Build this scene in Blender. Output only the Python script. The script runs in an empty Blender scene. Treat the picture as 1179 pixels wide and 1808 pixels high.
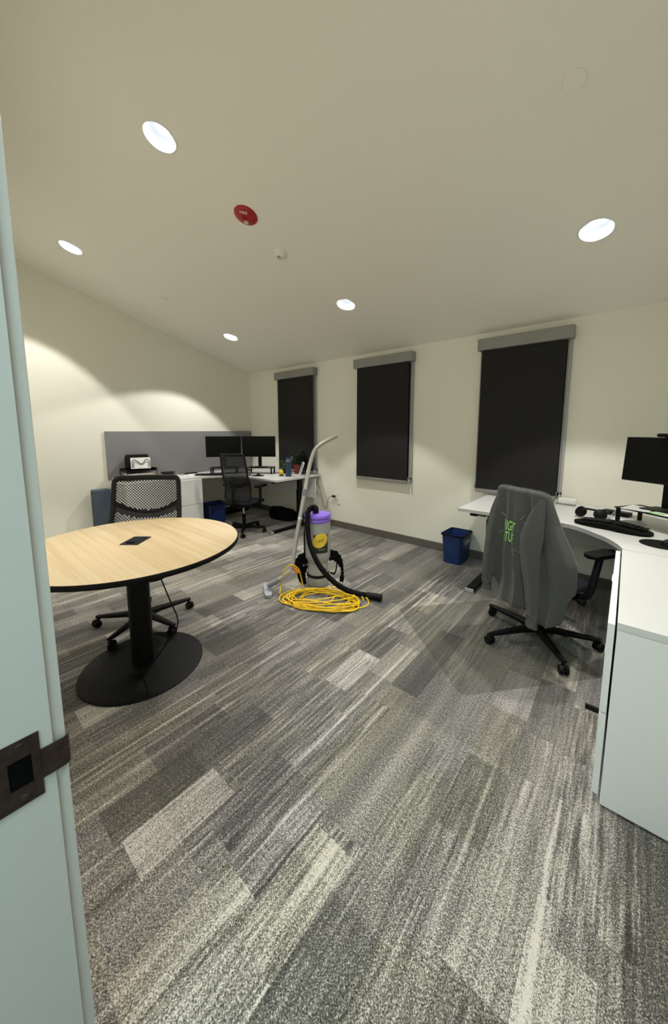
import bpy, bmesh, math, random
from mathutils import Vector, Matrix, noise
random.seed(7)
S = bpy.context.scene
COL = S.collection
PI = math.pi
# ------------------------------------------------------------------ camera
F_PX, PX, PY = 610.0, 595.5, 834.0
EYE = 1.47
cd = bpy.data.cameras.new('camera'); cam = bpy.data.objects.new('camera', cd); COL.objects.link(cam)
cd.sensor_fit = 'VERTICAL'; cd.sensor_height = 36.0; cd.sensor_width = 36.0 * 1179 / 1808
cd.lens = 36.0 * F_PX / 1808
cd.shift_x = (589.5 - PX) / 1808; cd.shift_y = (PY - 904.0) / 1808
cd.clip_start = 0.02
cam.location = (0, 0, EYE)
cam.rotation_euler = (PI / 2 - math.atan(74 / 610.0), 0, math.radians(40))
S.camera = cam
# ------------------------------------------------------------------ world, light levels, exposure
S.view_settings.view_transform = 'Standard'; S.view_settings.look = 'None'
S.view_settings.gamma = 1.0; S.view_settings.use_curve_mapping = False
S.view_settings.exposure = 0.0
w = bpy.data.worlds.new('world'); S.world = w; w.use_nodes = True
w.node_tree.nodes['Background'].inputs[0].default_value = (0.004, 0.005, 0.008, 1)
w.node_tree.nodes['Background'].inputs[1].default_value = 1.0
SPOT_W = 172.0         # every recessed downlight of the office
HALL_W = 52.0          # fluorescent ceiling panel in the hallway behind the camera
SPOT_COL = (1.0, 0.985, 0.94)
HALL_COL = (0.66, 0.93, 1.0)

# ------------------------------------------------------------------ room numbers
XL, XR, YW, YD = -5.44, 0.63, 3.96, 0.098      # left wall, right wall, window wall, door wall (room face)
ZC, SL = 2.5, 0.283                             # ceiling height at the window wall, its slope
TILT = -math.atan(SL)
def zceil(y): return ZC + SL * (YW - y)

# ------------------------------------------------------------------ materials
def mat(name, col, rough=0.5, metal=0.0, spec=0.5, coat=0.0, emis=None, estr=0.0, noise_amt=0.0, nscale=40, bump=0.0, bscale=200, sheen=0.0):
    m = bpy.data.materials.new(name); m.use_nodes = True
    nt = m.node_tree; b = nt.nodes['Principled BSDF']
    b.inputs['Base Color'].default_value = (*col, 1); b.inputs['Roughness'].default_value = rough
    b.inputs['Metallic'].default_value = metal; b.inputs['Specular IOR Level'].default_value = spec
    b.inputs['Coat Weight'].default_value = coat
    b.inputs['Sheen Weight'].default_value = sheen
    if emis: b.inputs['Emission Color'].default_value = (*emis, 1); b.inputs['Emission Strength'].default_value = estr
    tc = None
    if noise_amt or bump:
        tc = nt.nodes.new('ShaderNodeTexCoord')
    if noise_amt:
        n = nt.nodes.new('ShaderNodeTexNoise'); n.inputs['Scale'].default_value = nscale; n.inputs['Detail'].default_value = 3
        nt.links.new(tc.outputs['Object'], n.inputs['Vector'])
        mr = nt.nodes.new('ShaderNodeMapRange'); mr.inputs[1].default_value = 0.3; mr.inputs[2].default_value = 0.7
        mr.inputs[3].default_value = 1 - noise_amt; mr.inputs[4].default_value = 1 + noise_amt
        nt.links.new(n.outputs[0], mr.inputs[0])
        mx = nt.nodes.new('ShaderNodeVectorMath'); mx.operation = 'SCALE'
        mx.inputs[0].default_value = col; nt.links.new(mr.outputs[0], mx.inputs['Scale'])
        nt.links.new(mx.outputs[0], b.inputs['Base Color'])
    if bump:
        n2 = nt.nodes.new('ShaderNodeTexNoise'); n2.inputs['Scale'].default_value = bscale; n2.inputs['Detail'].default_value = 2
        nt.links.new(tc.outputs['Object'], n2.inputs['Vector'])
        bp = nt.nodes.new('ShaderNodeBump'); bp.inputs['Strength'].default_value = bump; bp.inputs['Distance'].default_value = 0.002
        nt.links.new(n2.outputs[0], bp.inputs['Height']); nt.links.new(bp.outputs[0], b.inputs['Normal'])
    return m

M = {}
M['wall'] = mat('wall_paint', (0.84, 0.825, 0.72), 0.85, spec=0.2, bump=0.15, bscale=160)
M['ceil'] = mat('ceiling_paint', (0.85, 0.825, 0.745), 0.9, spec=0.15, bump=0.1, bscale=160)
M['white_trim'] = mat('trim_paint', (0.42, 0.435, 0.405), 0.35, spec=0.5)
M['hall_floor'] = mat('hall_floor', (0.20, 0.19, 0.18), 0.8)
M['hall_wall'] = mat('hall_wall', (0.6, 0.6, 0.58), 0.8)
M['basevinyl'] = mat('baseboard_vinyl', (0.125, 0.112, 0.095), 0.55)
M['panel'] = mat('grey_felt_panel', (0.24, 0.238, 0.243), 0.9, spec=0.2, noise_amt=0.05, nscale=300, bump=0.2, bscale=500)
M['laminate'] = mat('white_laminate', (0.63, 0.63, 0.61), 0.35, spec=0.4)
M['cabwhite'] = mat('white_cabinet', (0.76, 0.77, 0.755), 0.45, spec=0.4)
M['edge'] = mat('laminate_edge', (0.62, 0.62, 0.60), 0.5)
M['black'] = mat('black_plastic', (0.004, 0.004, 0.0043), 0.5, spec=0.16)
M['blackmetal'] = mat('black_metal', (0.004, 0.004, 0.0042), 0.5, spec=0.14)
M['blackmatte'] = mat('black_matte', (0.004, 0.004, 0.004), 0.7, spec=0.12)
M['blackfab'] = mat('black_fabric', (0.004, 0.004, 0.0045), 0.95, spec=0.1, bump=0.4, bscale=600)
M['seatfab'] = mat('charcoal_seat_fabric', (0.014, 0.0145, 0.018), 0.95, spec=0.1, bump=0.4, bscale=700)
M['meshgrey'] = mat('charcoal_mesh', (0.022, 0.021, 0.024), 0.7, spec=0.3)
M['shellgrey'] = mat('charcoal_shell', (0.009, 0.0085, 0.0095), 0.55, spec=0.2)
M['screen'] = mat('screen_glass', (0.0025, 0.0025, 0.0022), 0.4, spec=0.14)
M['shade'] = mat('charcoal_shade_fabric', (0.0125, 0.012, 0.0115), 0.75, spec=0.3, noise_amt=0.06, nscale=8)
M['alu'] = mat('grey_anodised', (0.27, 0.268, 0.255), 0.5, metal=0.2)
M['alulight'] = mat('light_grey_frame', (0.42, 0.42, 0.41), 0.5, metal=0.1)
M['glassdark'] = mat('night_window_glass', (0.01, 0.011, 0.014), 0.05, spec=0.6)
M['chrome'] = mat('chrome', (0.55, 0.55, 0.55), 0.2, metal=1.0)
M['wand'] = mat('wand_tube', (0.50, 0.48, 0.44), 0.38, metal=0.45)
M['wandgrey'] = mat('wand_collar', (0.22, 0.22, 0.23), 0.5)
M['headgrey'] = mat('floor_tool_grey', (0.30, 0.30, 0.34), 0.4)
M['vac'] = mat('vacuum_grey', (0.33, 0.335, 0.32), 0.42)
M['purple'] = mat('purple_lid', (0.21, 0.115, 0.56), 0.35)
M['yellow'] = mat('yellow_cord', (0.80, 0.52, 0.008), 0.42)
M['orange'] = mat('orange_plug', (0.75, 0.22, 0.02), 0.5)
M['logoyel'] = mat('label_yellow', (0.75, 0.52, 0.03), 0.4)
M['logoyel2'] = mat('label_yellow_bright', (0.80, 0.60, 0.10), 0.4)
M['logogrey'] = mat('label_grey', (0.16, 0.13, 0.07), 0.4)
M['blue'] = mat('blue_bin', (0.010, 0.030, 0.135), 0.42)
M['label'] = mat('sticker', (0.55, 0.56, 0.60), 0.5)
M['white'] = mat('white_plastic', (0.80, 0.80, 0.76), 0.4)
M['paper'] = mat('paper', (0.80, 0.80, 0.79), 0.8)
M['manila'] = mat('manila_paper', (0.68, 0.52, 0.30), 0.8)
M['orangepaper'] = mat('orange_paper', (0.55, 0.22, 0.06), 0.8)
M['ink'] = mat('ink', (0.02, 0.02, 0.02), 0.6)
M['inkgrey'] = mat('ink_grey', (0.30, 0.30, 0.30), 0.6)
M['slate'] = mat('slate_blue', (0.070, 0.095, 0.135), 0.7, noise_amt=0.05, nscale=60)
M['slatedark'] = mat('slate_vent', (0.015, 0.02, 0.03), 0.7)
M['navy'] = mat('navy_bottle', (0.018, 0.042, 0.085), 0.4)
M['bottlecap'] = mat('bottle_cap', (0.045, 0.07, 0.11), 0.4)
M['bottlegrey'] = mat('bottle_ring', (0.32, 0.34, 0.36), 0.4)
M['terracotta'] = mat('red_pot', (0.20, 0.022, 0.016), 0.5)
M['leafdark'] = mat('dark_leaf', (0.022, 0.060, 0.012), 0.5, noise_amt=0.3, nscale=30)
M['leaflight'] = mat('light_leaf', (0.10, 0.17, 0.04), 0.5, noise_amt=0.3, nscale=30)
M['cup'] = mat('yellow_cup', (0.80, 0.50, 0.02), 0.35)
M['soil'] = mat('soil', (0.03, 0.02, 0.015), 0.9)
M['red'] = mat('fire_red', (0.36, 0.010, 0.012), 0.35)
M['redtext'] = mat('alarm_lettering', (0.75, 0.45, 0.43), 0.5)
M['lens'] = mat('clear_strobe_lens', (0.65, 0.60, 0.58), 0.15)
M['bronze'] = mat('oil_rubbed_bronze', (0.045, 0.031, 0.026), 0.38, metal=0.75, noise_amt=0.3, nscale=60)
M['hole'] = mat('dark_recess', (0.004, 0.004, 0.004), 0.9, spec=0.0)
M['jacket'] = mat('grey_jersey', (0.066, 0.066, 0.061), 0.95, spec=0.1, noise_amt=0.08, nscale=120, bump=0.35, bscale=500, sheen=0.15)
M['rib'] = mat('grey_rib', (0.085, 0.085, 0.080), 0.95, spec=0.1, bump=0.4, bscale=500)
M['green'] = mat('green_print', (0.28, 0.56, 0.16), 0.7)
M['rays'] = mat('pale_print', (0.22, 0.24, 0.20), 0.8)
M['greenpage'] = mat('green_print_page', (0.22, 0.48, 0.13), 0.6)
M['olive'] = mat('desk_shadow_board', (0.19, 0.185, 0.165), 0.5)
M['lampwhite'] = mat('downlight_reflector', (0.78, 0.83, 0.90), 0.35, emis=(0.90, 0.95, 1.0), estr=0.0)
M['lampon'] = mat('lamp_lens_lit', (0.9, 0.9, 0.9), 0.5, emis=(1.0, 0.99, 0.97), estr=6.0)

def wood_mat():
    m = mat('light_oak_laminate', (0.7, 0.5, 0.28), 0.38, spec=0.4)
    nt = m.node_tree; b = nt.nodes['Principled BSDF']; L = nt.links
    tc = nt.nodes.new('ShaderNodeTexCoord'); mp = nt.nodes.new('ShaderNodeMapping')
    mp.inputs['Rotation'].default_value = (0, 0, math.radians(-38)); mp.inputs['Scale'].default_value = (0.9, 34, 1)
    L.new(tc.outputs['Object'], mp.inputs[0])
    n = nt.nodes.new('ShaderNodeTexNoise'); n.inputs['Scale'].default_value = 1.0; n.inputs['Detail'].default_value = 6; n.inputs['Distortion'].default_value = 0.6
    L.new(mp.outputs[0], n.inputs['Vector'])
    cr = nt.nodes.new('ShaderNodeValToRGB'); e = cr.color_ramp.elements
    e[0].position = 0.30; e[0].color = (0.43, 0.315, 0.165, 1); e[1].position = 0.62; e[1].color = (0.53, 0.41, 0.24, 1)
    L.new(n.outputs[0], cr.inputs[0]); L.new(cr.outputs[0], b.inputs['Base Color'])
    return m
M['oak'] = wood_mat()

def mat_vinyl():
    m = bpy.data.materials.new('clear_vinyl'); m.use_nodes = True; nt = m.node_tree
    b = nt.nodes['Principled BSDF']; out = nt.nodes['Material Output']
    b.inputs['Base Color'].default_value = (0.15, 0.15, 0.14, 1); b.inputs['Roughness'].default_value = 0.32
    t = nt.nodes.new('ShaderNodeBsdfTransparent'); t.inputs[0].default_value = (0.95, 0.95, 0.935, 1)
    mx = nt.nodes.new('ShaderNodeMixShader'); mx.inputs[0].default_value = 0.09
    nt.links.new(t.outputs[0], mx.inputs[1]); nt.links.new(b.outputs[0], mx.inputs[2]); nt.links.new(mx.outputs[0], out.inputs[0])
    return m
M['vinyl'] = mat_vinyl()

def mesh_fabric():      # fine see-through weave of the task chairs
    m = bpy.data.materials.new('see_through_mesh'); m.use_nodes = True; nt = m.node_tree
    b = nt.nodes['Principled BSDF']; out = nt.nodes['Material Output']
    b.inputs['Base Color'].default_value = (0.010, 0.010, 0.0105, 1); b.inputs['Roughness'].default_value = 0.8
    t = nt.nodes.new('ShaderNodeBsdfTransparent')
    mx = nt.nodes.new('ShaderNodeMixShader'); mx.inputs[0].default_value = 0.88
    nt.links.new(t.outputs[0], mx.inputs[1]); nt.links.new(b.outputs[0], mx.inputs[2]); nt.links.new(mx.outputs[0], out.inputs[0])
    return m
M['weave'] = mesh_fabric()

def carpet_mat():
    m = bpy.data.materials.new('plank_carpet'); m.use_nodes = True; nt = m.node_tree; L = nt.links
    b = nt.nodes['Principled BSDF']; b.inputs['Roughness'].default_value = 1.0; b.inputs['Specular IOR Level'].default_value = 0.05; b.inputs['Sheen Weight'].default_value = 0.45; b.inputs['Sheen Roughness'].default_value = 0.45
    tc = nt.nodes.new('ShaderNodeTexCoord'); sp = nt.nodes.new('ShaderNodeSeparateXYZ'); L.new(tc.outputs['Object'], sp.inputs[0])
    def val(s, i, v):
        if isinstance(v, (int, float)): s.inputs[i].default_value = v
        else: L.new(v, s.inputs[i])
    def mth(op, a, c=0.0, d=None):
        n = nt.nodes.new('ShaderNodeMath'); n.operation = op; val(n, 0, a); val(n, 1, c)
        if d is not None: val(n, 2, d)
        return n.outputs[0]
    def wn(a, c, seed=0.0):
        n = nt.nodes.new('ShaderNodeTexWhiteNoise'); n.noise_dimensions = '3D'
        k = nt.nodes.new('ShaderNodeCombineXYZ'); val(k, 0, a); val(k, 1, c); val(k, 2, seed); L.new(k.outputs[0], n.inputs['Vector'])
        return n.outputs['Value']
    def ns(x, y, z=0.0, detail=2.0, rough=0.5):
        n = nt.nodes.new('ShaderNodeTexNoise'); n.inputs['Scale'].default_value = 1.0; n.inputs['Detail'].default_value = detail; n.inputs['Roughness'].default_value = rough
        k = nt.nodes.new('ShaderNodeCombineXYZ'); val(k, 0, x); val(k, 1, y); val(k, 2, z); L.new(k.outputs[0], n.inputs['Vector'])
        return n.outputs[0]
    def rng(v, a, c, lo, hi):
        n = nt.nodes.new('ShaderNodeMapRange'); val(n, 0, v); n.inputs[1].default_value = a; n.inputs[2].default_value = c; n.inputs[3].default_value = lo; n.inputs[4].default_value = hi
        return n.outputs[0]
    X, Y = sp.outputs[0], sp.outputs[1]
    # planks 0.25 x 1.0 m, staggered; woven fields of several sizes in different yarn
    r1 = mth('FLOOR', mth('DIVIDE', mth('ADD', X, 0.11), 0.25))
    c1 = mth('FLOOR', mth('ADD', Y, wn(r1, 3.0, 1.0)))
    plank = wn(r1, c1, 2.0)
    r2 = mth('FLOOR', mth('DIVIDE', mth('ADD', X, 1.12), 0.167))
    c2 = mth('FLOOR', mth('ADD', mth('DIVIDE', Y, 0.36), mth('MULTIPLY', wn(r2, 5.0, 3.0), 7.0)))
    blk = wn(r2, c2, 4.0); blkon = mth('GREATER_THAN', wn(r2, c2, 5.0), 0.55)
    r3 = mth('FLOOR', mth('DIVIDE', mth('ADD', X, 0.4), 0.5)); c3 = mth('FLOOR', mth('ADD', mth('DIVIDE', Y, 0.8), wn(r3, 1.0, 9.0)))
    big = wn(r3, c3, 6.0)
    tone = mth('ADD', mth('MULTIPLY', mth('SUBTRACT', plank, 0.5), 0.10), mth('MULTIPLY', mth('SUBTRACT', big, 0.5), 0.20))
    tone = mth('ADD', tone, mth('MULTIPLY', mth('MULTIPLY', mth('SUBTRACT', blk, 0.45), 0.66), blkon))
    # streaks along Y: broad bands run on across the planks, thin ones break at each plank
    seed = mth('MULTIPLY', mth('ADD', mth('MULTIPLY', plank, 0.6), mth('MULTIPLY', blk, blkon)), 37.0)
    s1 = ns(mth('MULTIPLY', X, 46.0), mth('MULTIPLY', Y, 1.3), seed, 2.0)
    s2 = ns(mth('MULTIPLY', X, 95.0), mth('MULTIPLY', Y, 5.0), mth('MULTIPLY', seed, 0.5), 2.0)
    s3 = ns(mth('MULTIPLY', X, 9.0), mth('MULTIPLY', Y, 0.45), 0.0, 1.0)
    s4 = ns(mth('MULTIPLY', X, 30.0), mth('MULTIPLY', Y, 0.5), 4.0, 1.0)
    light = mth('MAXIMUM', mth('SUBTRACT', s4, 0.55), 0.0)                 # a few bright continuous threads
    amp = mth('POWER', wn(r1, c1, 8.0), 1.3); amp = rng(amp, 0.0, 1.0, 0.12, 1.15); gate = rng(wn(r3, c3, 12.0), 0.2, 0.8, 0.1, 1.1)
    st = mth('ADD', mth('MULTIPLY', mth('SUBTRACT', s1, 0.5), 0.75), mth('MULTIPLY', mth('SUBTRACT', s2, 0.5), 1.25))
    st = mth('MULTIPLY', st, amp)
    st = mth('ADD', st, mth('ADD', mth('MULTIPLY', mth('SUBTRACT', s3, 0.5), 0.55), mth('MULTIPLY', mth('MULTIPLY', light, gate), 2.2)))
    # loops of yarn
    y1 = ns(mth('MULTIPLY', X, 300.0), mth('MULTIPLY', Y, 215.0), 0.0, 1.0, 0.5)
    zig = mth('SINE', mth('MULTIPLY', Y, 420.0))
    y2 = ns(mth('ADD', mth('MULTIPLY', X, 190.0), mth('MULTIPLY', zig, 0.7)), mth('MULTIPLY', Y, 90.0), 5.0, 1.0)
    yarn = mth('ADD', mth('MULTIPLY', mth('SUBTRACT', y1, 0.5), 2.0), mth('MULTIPLY', mth('SUBTRACT', y2, 0.5), 1.1))
    v = mth('ADD', mth('ADD', mth('ADD', tone, st), yarn), 0.40)
    cr = nt.nodes.new('ShaderNodeValToRGB'); e = cr.color_ramp.elements
    e[0].position = 0.0; e[0].color = (0.036, 0.0345, 0.032, 1); e[1].position = 1.0; e[1].color = (0.50, 0.48, 0.44, 1)
    k = e.new(0.40); k.color = (0.112, 0.108, 0.099, 1); k = e.new(0.68); k.color = (0.25, 0.24, 0.218, 1)
    L.new(v, cr.inputs[0])
    # warm and violet-grey casts by block
    tint = nt.nodes.new('ShaderNodeValToRGB'); te = tint.color_ramp.elements
    te[0].color = (1.02, 0.985, 1.0, 1); te[1].color = (1.04, 1.0, 0.88, 1)
    L.new(wn(r2, c2, 7.0), tint.inputs[0])
    mx = nt.nodes.new('ShaderNodeVectorMath'); mx.operation = 'MULTIPLY'
    L.new(cr.outputs[0], mx.inputs[0]); L.new(tint.outputs[0], mx.inputs[1]); L.new(mx.outputs[0], b.inputs['Base Color'])
    bp = nt.nodes.new('ShaderNodeBump'); bp.inputs['Strength'].default_value = 0.5; bp.inputs['Distance'].default_value = 0.003
    L.new(y1, bp.inputs['Height']); L.new(bp.outputs[0], b.inputs['Normal'])
    return m
M['carpet'] = carpet_mat()

# ------------------------------------------------------------------ mesh helpers
def R3(rx=0, ry=0, rz=0):
    return (Matrix.Rotation(rz, 4, 'Z') @ Matrix.Rotation(ry, 4, 'Y') @ Matrix.Rotation(rx, 4, 'X'))
class MB:
    def __init__(s): s.bm = bmesh.new()
    def box(s, c, d, bev=0.0, rot=None, seg=2):
        r = bmesh.ops.create_cube(s.bm, size=1.0); vs = r['verts']
        bmesh.ops.scale(s.bm, vec=d, verts=vs)
        if bev > 0:
            es = list({e for v in vs for e in v.link_edges})
            g = bmesh.ops.bevel(s.bm, geom=es, offset=min(bev, min(d) * 0.49), segments=seg, profile=0.5, affect='EDGES', clamp_overlap=True)
            vs = list({v for f in g['faces'] for v in f.verts} | {v for v in vs if v.is_valid})
            st = list(vs); seen = set(vs)
            while st:
                v = st.pop()
                for e in v.link_edges:
                    o = e.other_vert(v)
                    if o not in seen: seen.add(o); st.append(o)
            vs = list(seen)
        mt = Matrix.Translation(c)
        if rot is not None: mt = mt @ rot
        bmesh.ops.transform(s.bm, matrix=mt, verts=vs); return s
    def cyl(s, p0, p1, r0, r1=None, seg=20, cap=True):
        r1 = r0 if r1 is None else r1
        p0 = Vector(p0); p1 = Vector(p1); d = p1 - p0
        r = bmesh.ops.create_cone(s.bm, cap_ends=cap, segments=seg, radius1=r0, radius2=r1, depth=d.length)
        q = Vector((0, 0, 1)).rotation_difference(d.normalized()).to_matrix().to_4x4()
        bmesh.ops.transform(s.bm, matrix=Matrix.Translation((p0 + p1) / 2) @ q, verts=r['verts']); return s
    def sph(s, c, r, sc=(1, 1, 1), seg=16):
        g = bmesh.ops.create_uvsphere(s.bm, u_segments=seg, v_segments=max(6, seg // 2), radius=r)
        bmesh.ops.transform(s.bm, matrix=Matrix.Translation(c) @ Matrix.Diagonal((*sc, 1)), verts=g['verts']); return s
    def lathe(s, prof, seg=32, c=(0, 0, 0), mt=None):
        rings = []
        M0 = Matrix.Translation(c) @ (mt if mt is not None else Matrix())
        for r, z in prof:
            if r < 1e-5: rings.append([s.bm.verts.new(M0 @ Vector((0, 0, z)))])
            else: rings.append([s.bm.verts.new(M0 @ Vector((r * math.cos(2 * PI * i / seg), r * math.sin(2 * PI * i / seg), z))) for i in range(seg)])
        for a, b in zip(rings, rings[1:]):
            for i in range(seg):
                j = (i + 1) % seg
                if len(a) == 1 and len(b) == 1: continue
                if len(a) == 1: s.bm.faces.new((a[0], b[j], b[i]))
                elif len(b) == 1: s.bm.faces.new((a[i], a[j], b[0]))
                else: s.bm.faces.new((a[i], a[j], b[j], b[i]))
        return s
    def tube(s, pts, r, seg=10, cap=True, closed=False):
        pts = [Vector(p) for p in pts]; n = len(pts)
        rs = r if isinstance(r, (list, tuple)) else [r] * n
        up = Vector((0, 0, 1)); rings = []; prev = None
        for i, p in enumerate(pts):
            a = pts[i - 1] if (i > 0 or closed) else p; b = pts[(i + 1) % n] if (i < n - 1 or closed) else p
            t = (b - a).normalized()
            if prev is None:
                x = t.cross(up)
                if x.length < 1e-3: x = t.cross(Vector((1, 0, 0)))
                x.normalize()
            else:
                x = prev - t * prev.dot(t)
                if x.length < 1e-4: x = t.cross(up)
                x.normalize()
            prev = x; y = t.cross(x)
            rings.append([s.bm.verts.new(p + (x * math.cos(2 * PI * k / seg) + y * math.sin(2 * PI * k / seg)) * rs[i]) for k in range(seg)])
        m = n if closed else n - 1
        for i in range(m):
            a, b = rings[i], rings[(i + 1) % n]
            for k in range(seg):
                j = (k + 1) % seg; s.bm.faces.new((a[k], a[j], b[j], b[k]))
        if cap and not closed:
            s.bm.faces.new(rings[0][::-1]); s.bm.faces.new(rings[-1])
        return s
    def prism(s, out, z0, z1, bev=0.0):
        a = [s.bm.verts.new((x, y, z0)) for x, y in out]; b = [s.bm.verts.new((x, y, z1)) for x, y in out]
        n = len(out); fs = [s.bm.faces.new(a[::-1]), s.bm.faces.new(b)]
        for i in range(n):
            j = (i + 1) % n; s.bm.faces.new((a[i], a[j], b[j], b[i]))
        if bev > 0:
            es = [e for f in fs for e in f.edges]
            bmesh.ops.bevel(s.bm, geom=list(set(es)), offset=bev, segments=2, profile=0.5, affect='EDGES', clamp_overlap=True)
        return s
    def grid(s, fn, nu, nv, wrap=False):
        V = [[s.bm.verts.new(fn(i / (nu if wrap else nu - 1), j / (nv - 1))) for i in range(nu)] for j in range(nv)]
        for j in range(nv - 1):
            for i in range(nu if wrap else nu - 1):
                k = (i + 1) % nu
                s.bm.faces.new((V[j][i], V[j][k], V[j + 1][k], V[j + 1][i]))
        return s
    def quad(s, *p):
        s.bm.faces.new([s.bm.verts.new(q) for q in p]); return s
    def xf(s, m): bmesh.ops.transform(s.bm, matrix=m, verts=s.bm.verts[:]); return s
    def build(s, name, m, parent=None, smooth=True, ang=38, loc=None, rot=None, recalc=True, solid=0.0, wn=True):
        bm = s.bm
        if recalc: bmesh.ops.recalc_face_normals(bm, faces=bm.faces[:])
        if smooth:
            ca = math.radians(ang)
            for f in bm.faces: f.smooth = True
            for e in bm.edges:
                if len(e.link_faces) == 2 and e.calc_face_angle(0) > ca: e.smooth = False
        me = bpy.data.meshes.new(name); bm.to_mesh(me); bm.free()
        me.materials.append(m)
        o = bpy.data.objects.new(name, me); COL.objects.link(o)
        if parent: o.parent = parent
        if loc is not None: o.location = loc
        if rot is not None: o.rotation_euler = rot
        if smooth and wn:
            md = o.modifiers.new('weighted', 'WEIGHTED_NORMAL'); md.keep_sharp = True
        if solid:
            md = o.modifiers.new('solid', 'SOLIDIFY'); md.thickness = solid; md.offset = 0
        return o

def tag(o, label=None, cat=None, group=None, kind=None):
    if label: o['label'] = label
    if cat: o['category'] = cat
    if group: o['group'] = group
    if kind: o['kind'] = kind
    return o
def thing(name, label, cat, loc=(0, 0, 0), rz=0.0, group=None, rot=None):
    o = bpy.data.objects.new(name, None); o.empty_display_size = 0.05; COL.objects.link(o)
    o.location = loc; o.rotation_euler = rot if rot else (0, 0, rz)
    return tag(o, label, cat, group)
def struct(o): o['kind'] = 'structure'; return o
def copy_tree(o, parent=None):
    c = o.copy(); COL.objects.link(c); c.parent = parent
    for ch in list(o.children): copy_tree(ch, c)
    return c
def smoothpath(pts, n=8):
    P = [Vector(p) for p in pts]; P = [P[0] * 2 - P[1]] + P + [P[-1] * 2 - P[-2]]; out = []
    for i in range(1, len(P) - 2):
        a, b, c, d = P[i - 1:i + 3]
        for k in range(n):
            t = k / n
            out.append(0.5 * ((2 * b) + (c - a) * t + (2 * a - 5 * b + 4 * c - d) * t * t + (3 * b - a - 3 * c + d) * t ** 3))
    out.append(P[-2]); return out
def rrect(w, h, r, n=6, c=(0, 0)):
    out = []
    for cx, cy, a0 in ((w / 2 - r, h / 2 - r, 0), (-w / 2 + r, h / 2 - r, 90), (-w / 2 + r, -h / 2 + r, 180), (w / 2 - r, -h / 2 + r, 270)):
        for k in range(n + 1):
            a = math.radians(a0 + 90 * k / n); out.append((c[0] + cx + r * math.cos(a), c[1] + cy + r * math.sin(a)))
    return out
def text_mesh(body, size, extrude=0.0, font_scale_x=1.0, bold=0.0):
    cu = bpy.data.curves.new('t', 'FONT'); cu.body = body; cu.size = size; cu.align_x = 'CENTER'; cu.align_y = 'CENTER'
    cu.extrude = extrude; cu.offset = bold; cu.resolution_u = 4
    o = bpy.data.objects.new('t', cu); COL.objects.link(o)
    bpy.context.view_layer.update()
    me = bpy.data.meshes.new_from_object(o.evaluated_get(bpy.context.evaluated_depsgraph_get()))
    bpy.data.objects.remove(o)
    b = bmesh.new(); b.from_mesh(me); bpy.data.meshes.remove(me)
    bmesh.ops.triangulate(b, faces=b.faces[:])
    return b

# ================================================================== THE ROOM
LAMPS = [(-2.41, 1.13), (-0.27, 2.975), (-4.46, 1.13), (-2.38, 2.975), (-4.45, 2.94), (-0.27, 1.13)]
RA = 0.095                                  # downlight aperture radius
b = MB(); b.quad((XL, YD - 0.13, 0), (XR, YD - 0.13, 0), (XR, YW, 0), (XL, YW, 0))
fl = struct(b.build('floor', M['carpet'], smooth=False))
# ceiling: one sloped plane with a round hole for each downlight
b = MB(); bm = b.bm
cs = [bm.verts.new(p) for p in ((XL, YD, zceil(YD)), (XR, YD, zceil(YD)), (XR, YW, ZC), (XL, YW, ZC))]
ed = [bm.edges.new((cs[i], cs[(i + 1) % 4])) for i in range(4)]
for lx, ly in LAMPS:
    T = Matrix.Translation((lx, ly, zceil(ly))) @ Matrix.Rotation(TILT, 4, 'X')
    vs = [bm.verts.new(T @ Vector((RA * math.cos(2 * PI * k / 40), RA * math.sin(2 * PI * k / 40), 0))) for k in range(40)]
    ed += [bm.edges.new((vs[i], vs[(i + 1) % 40])) for i in range(40)]
bmesh.ops.triangle_fill(bm, use_beauty=True, use_dissolve=False, edges=ed)
struct(b.build('ceiling', M['ceil'], smooth=False))
def slabwall(name, pts):
    b = MB(); b.bm.faces.new([b.bm.verts.new(p) for p in pts]); return struct(b.build(name, M['wall'], smooth=False, solid=0))
def wallbox(name, x0, x1, y0, y1, hts, m='wall'):
    # box with a sloping top; hts = top height at y0 and y1
    b = MB(); bm = b.bm
    lo = [bm.verts.new((x, y, 0)) for x, y in ((x0, y0), (x1, y0), (x1, y1), (x0, y1))]
    hi = [bm.verts.new((x, y, h)) for x, y, h in ((x0, y0, hts[0]), (x1, y0, hts[0]), (x1, y1, hts[1]), (x0, y1, hts[1]))]
    bm.faces.new(lo[::-1]); bm.faces.new(hi)
    for i in range(4):
        j = (i + 1) % 4; bm.faces.new((lo[i], lo[j], hi[j], hi[i]))
    return b
struct(wallbox('w', XL - 0.12, XL, YD - 0.13, YW + 0.12, (zceil(YD - 0.13), zceil(YW + 0.12))).build('wall_left', M['wall'], smooth=False))
struct(wallbox('w', XR, XR + 0.12, YD - 0.13, YW + 0.12, (zceil(YD - 0.13), zceil(YW + 0.12))).build('wall_right', M['wall'], smooth=False))
struct(wallbox('w', XL, XR, YW, YW + 0.12, (ZC, ZC)).build('wall_back', M['wall'], smooth=False))
# door wall with the opening the camera stands in
XJ, XJ2, DH = -0.74, 0.20, 2.13
b = wallbox('w', XL, XJ - 0.02, YD - 0.13, YD, (zceil(YD), zceil(YD)))
b2 = wallbox('w', XJ2 + 0.02, XR, YD - 0.13, YD, (zceil(YD), zceil(YD)))
wf = b.build('wall_front', M['wall'], smooth=False); struct(wf)
b2.build('wall_section', M['wall'], wf, smooth=False)
h = MB(); h.box(((XJ + XJ2) / 2, YD - 0.065, (DH + 0.02 + zceil(YD)) / 2), (XJ2 - XJ + 0.04, 0.13, zceil(YD) - DH - 0.02)); h.build('wall_section', M['wall'], wf, smooth=False)

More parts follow.
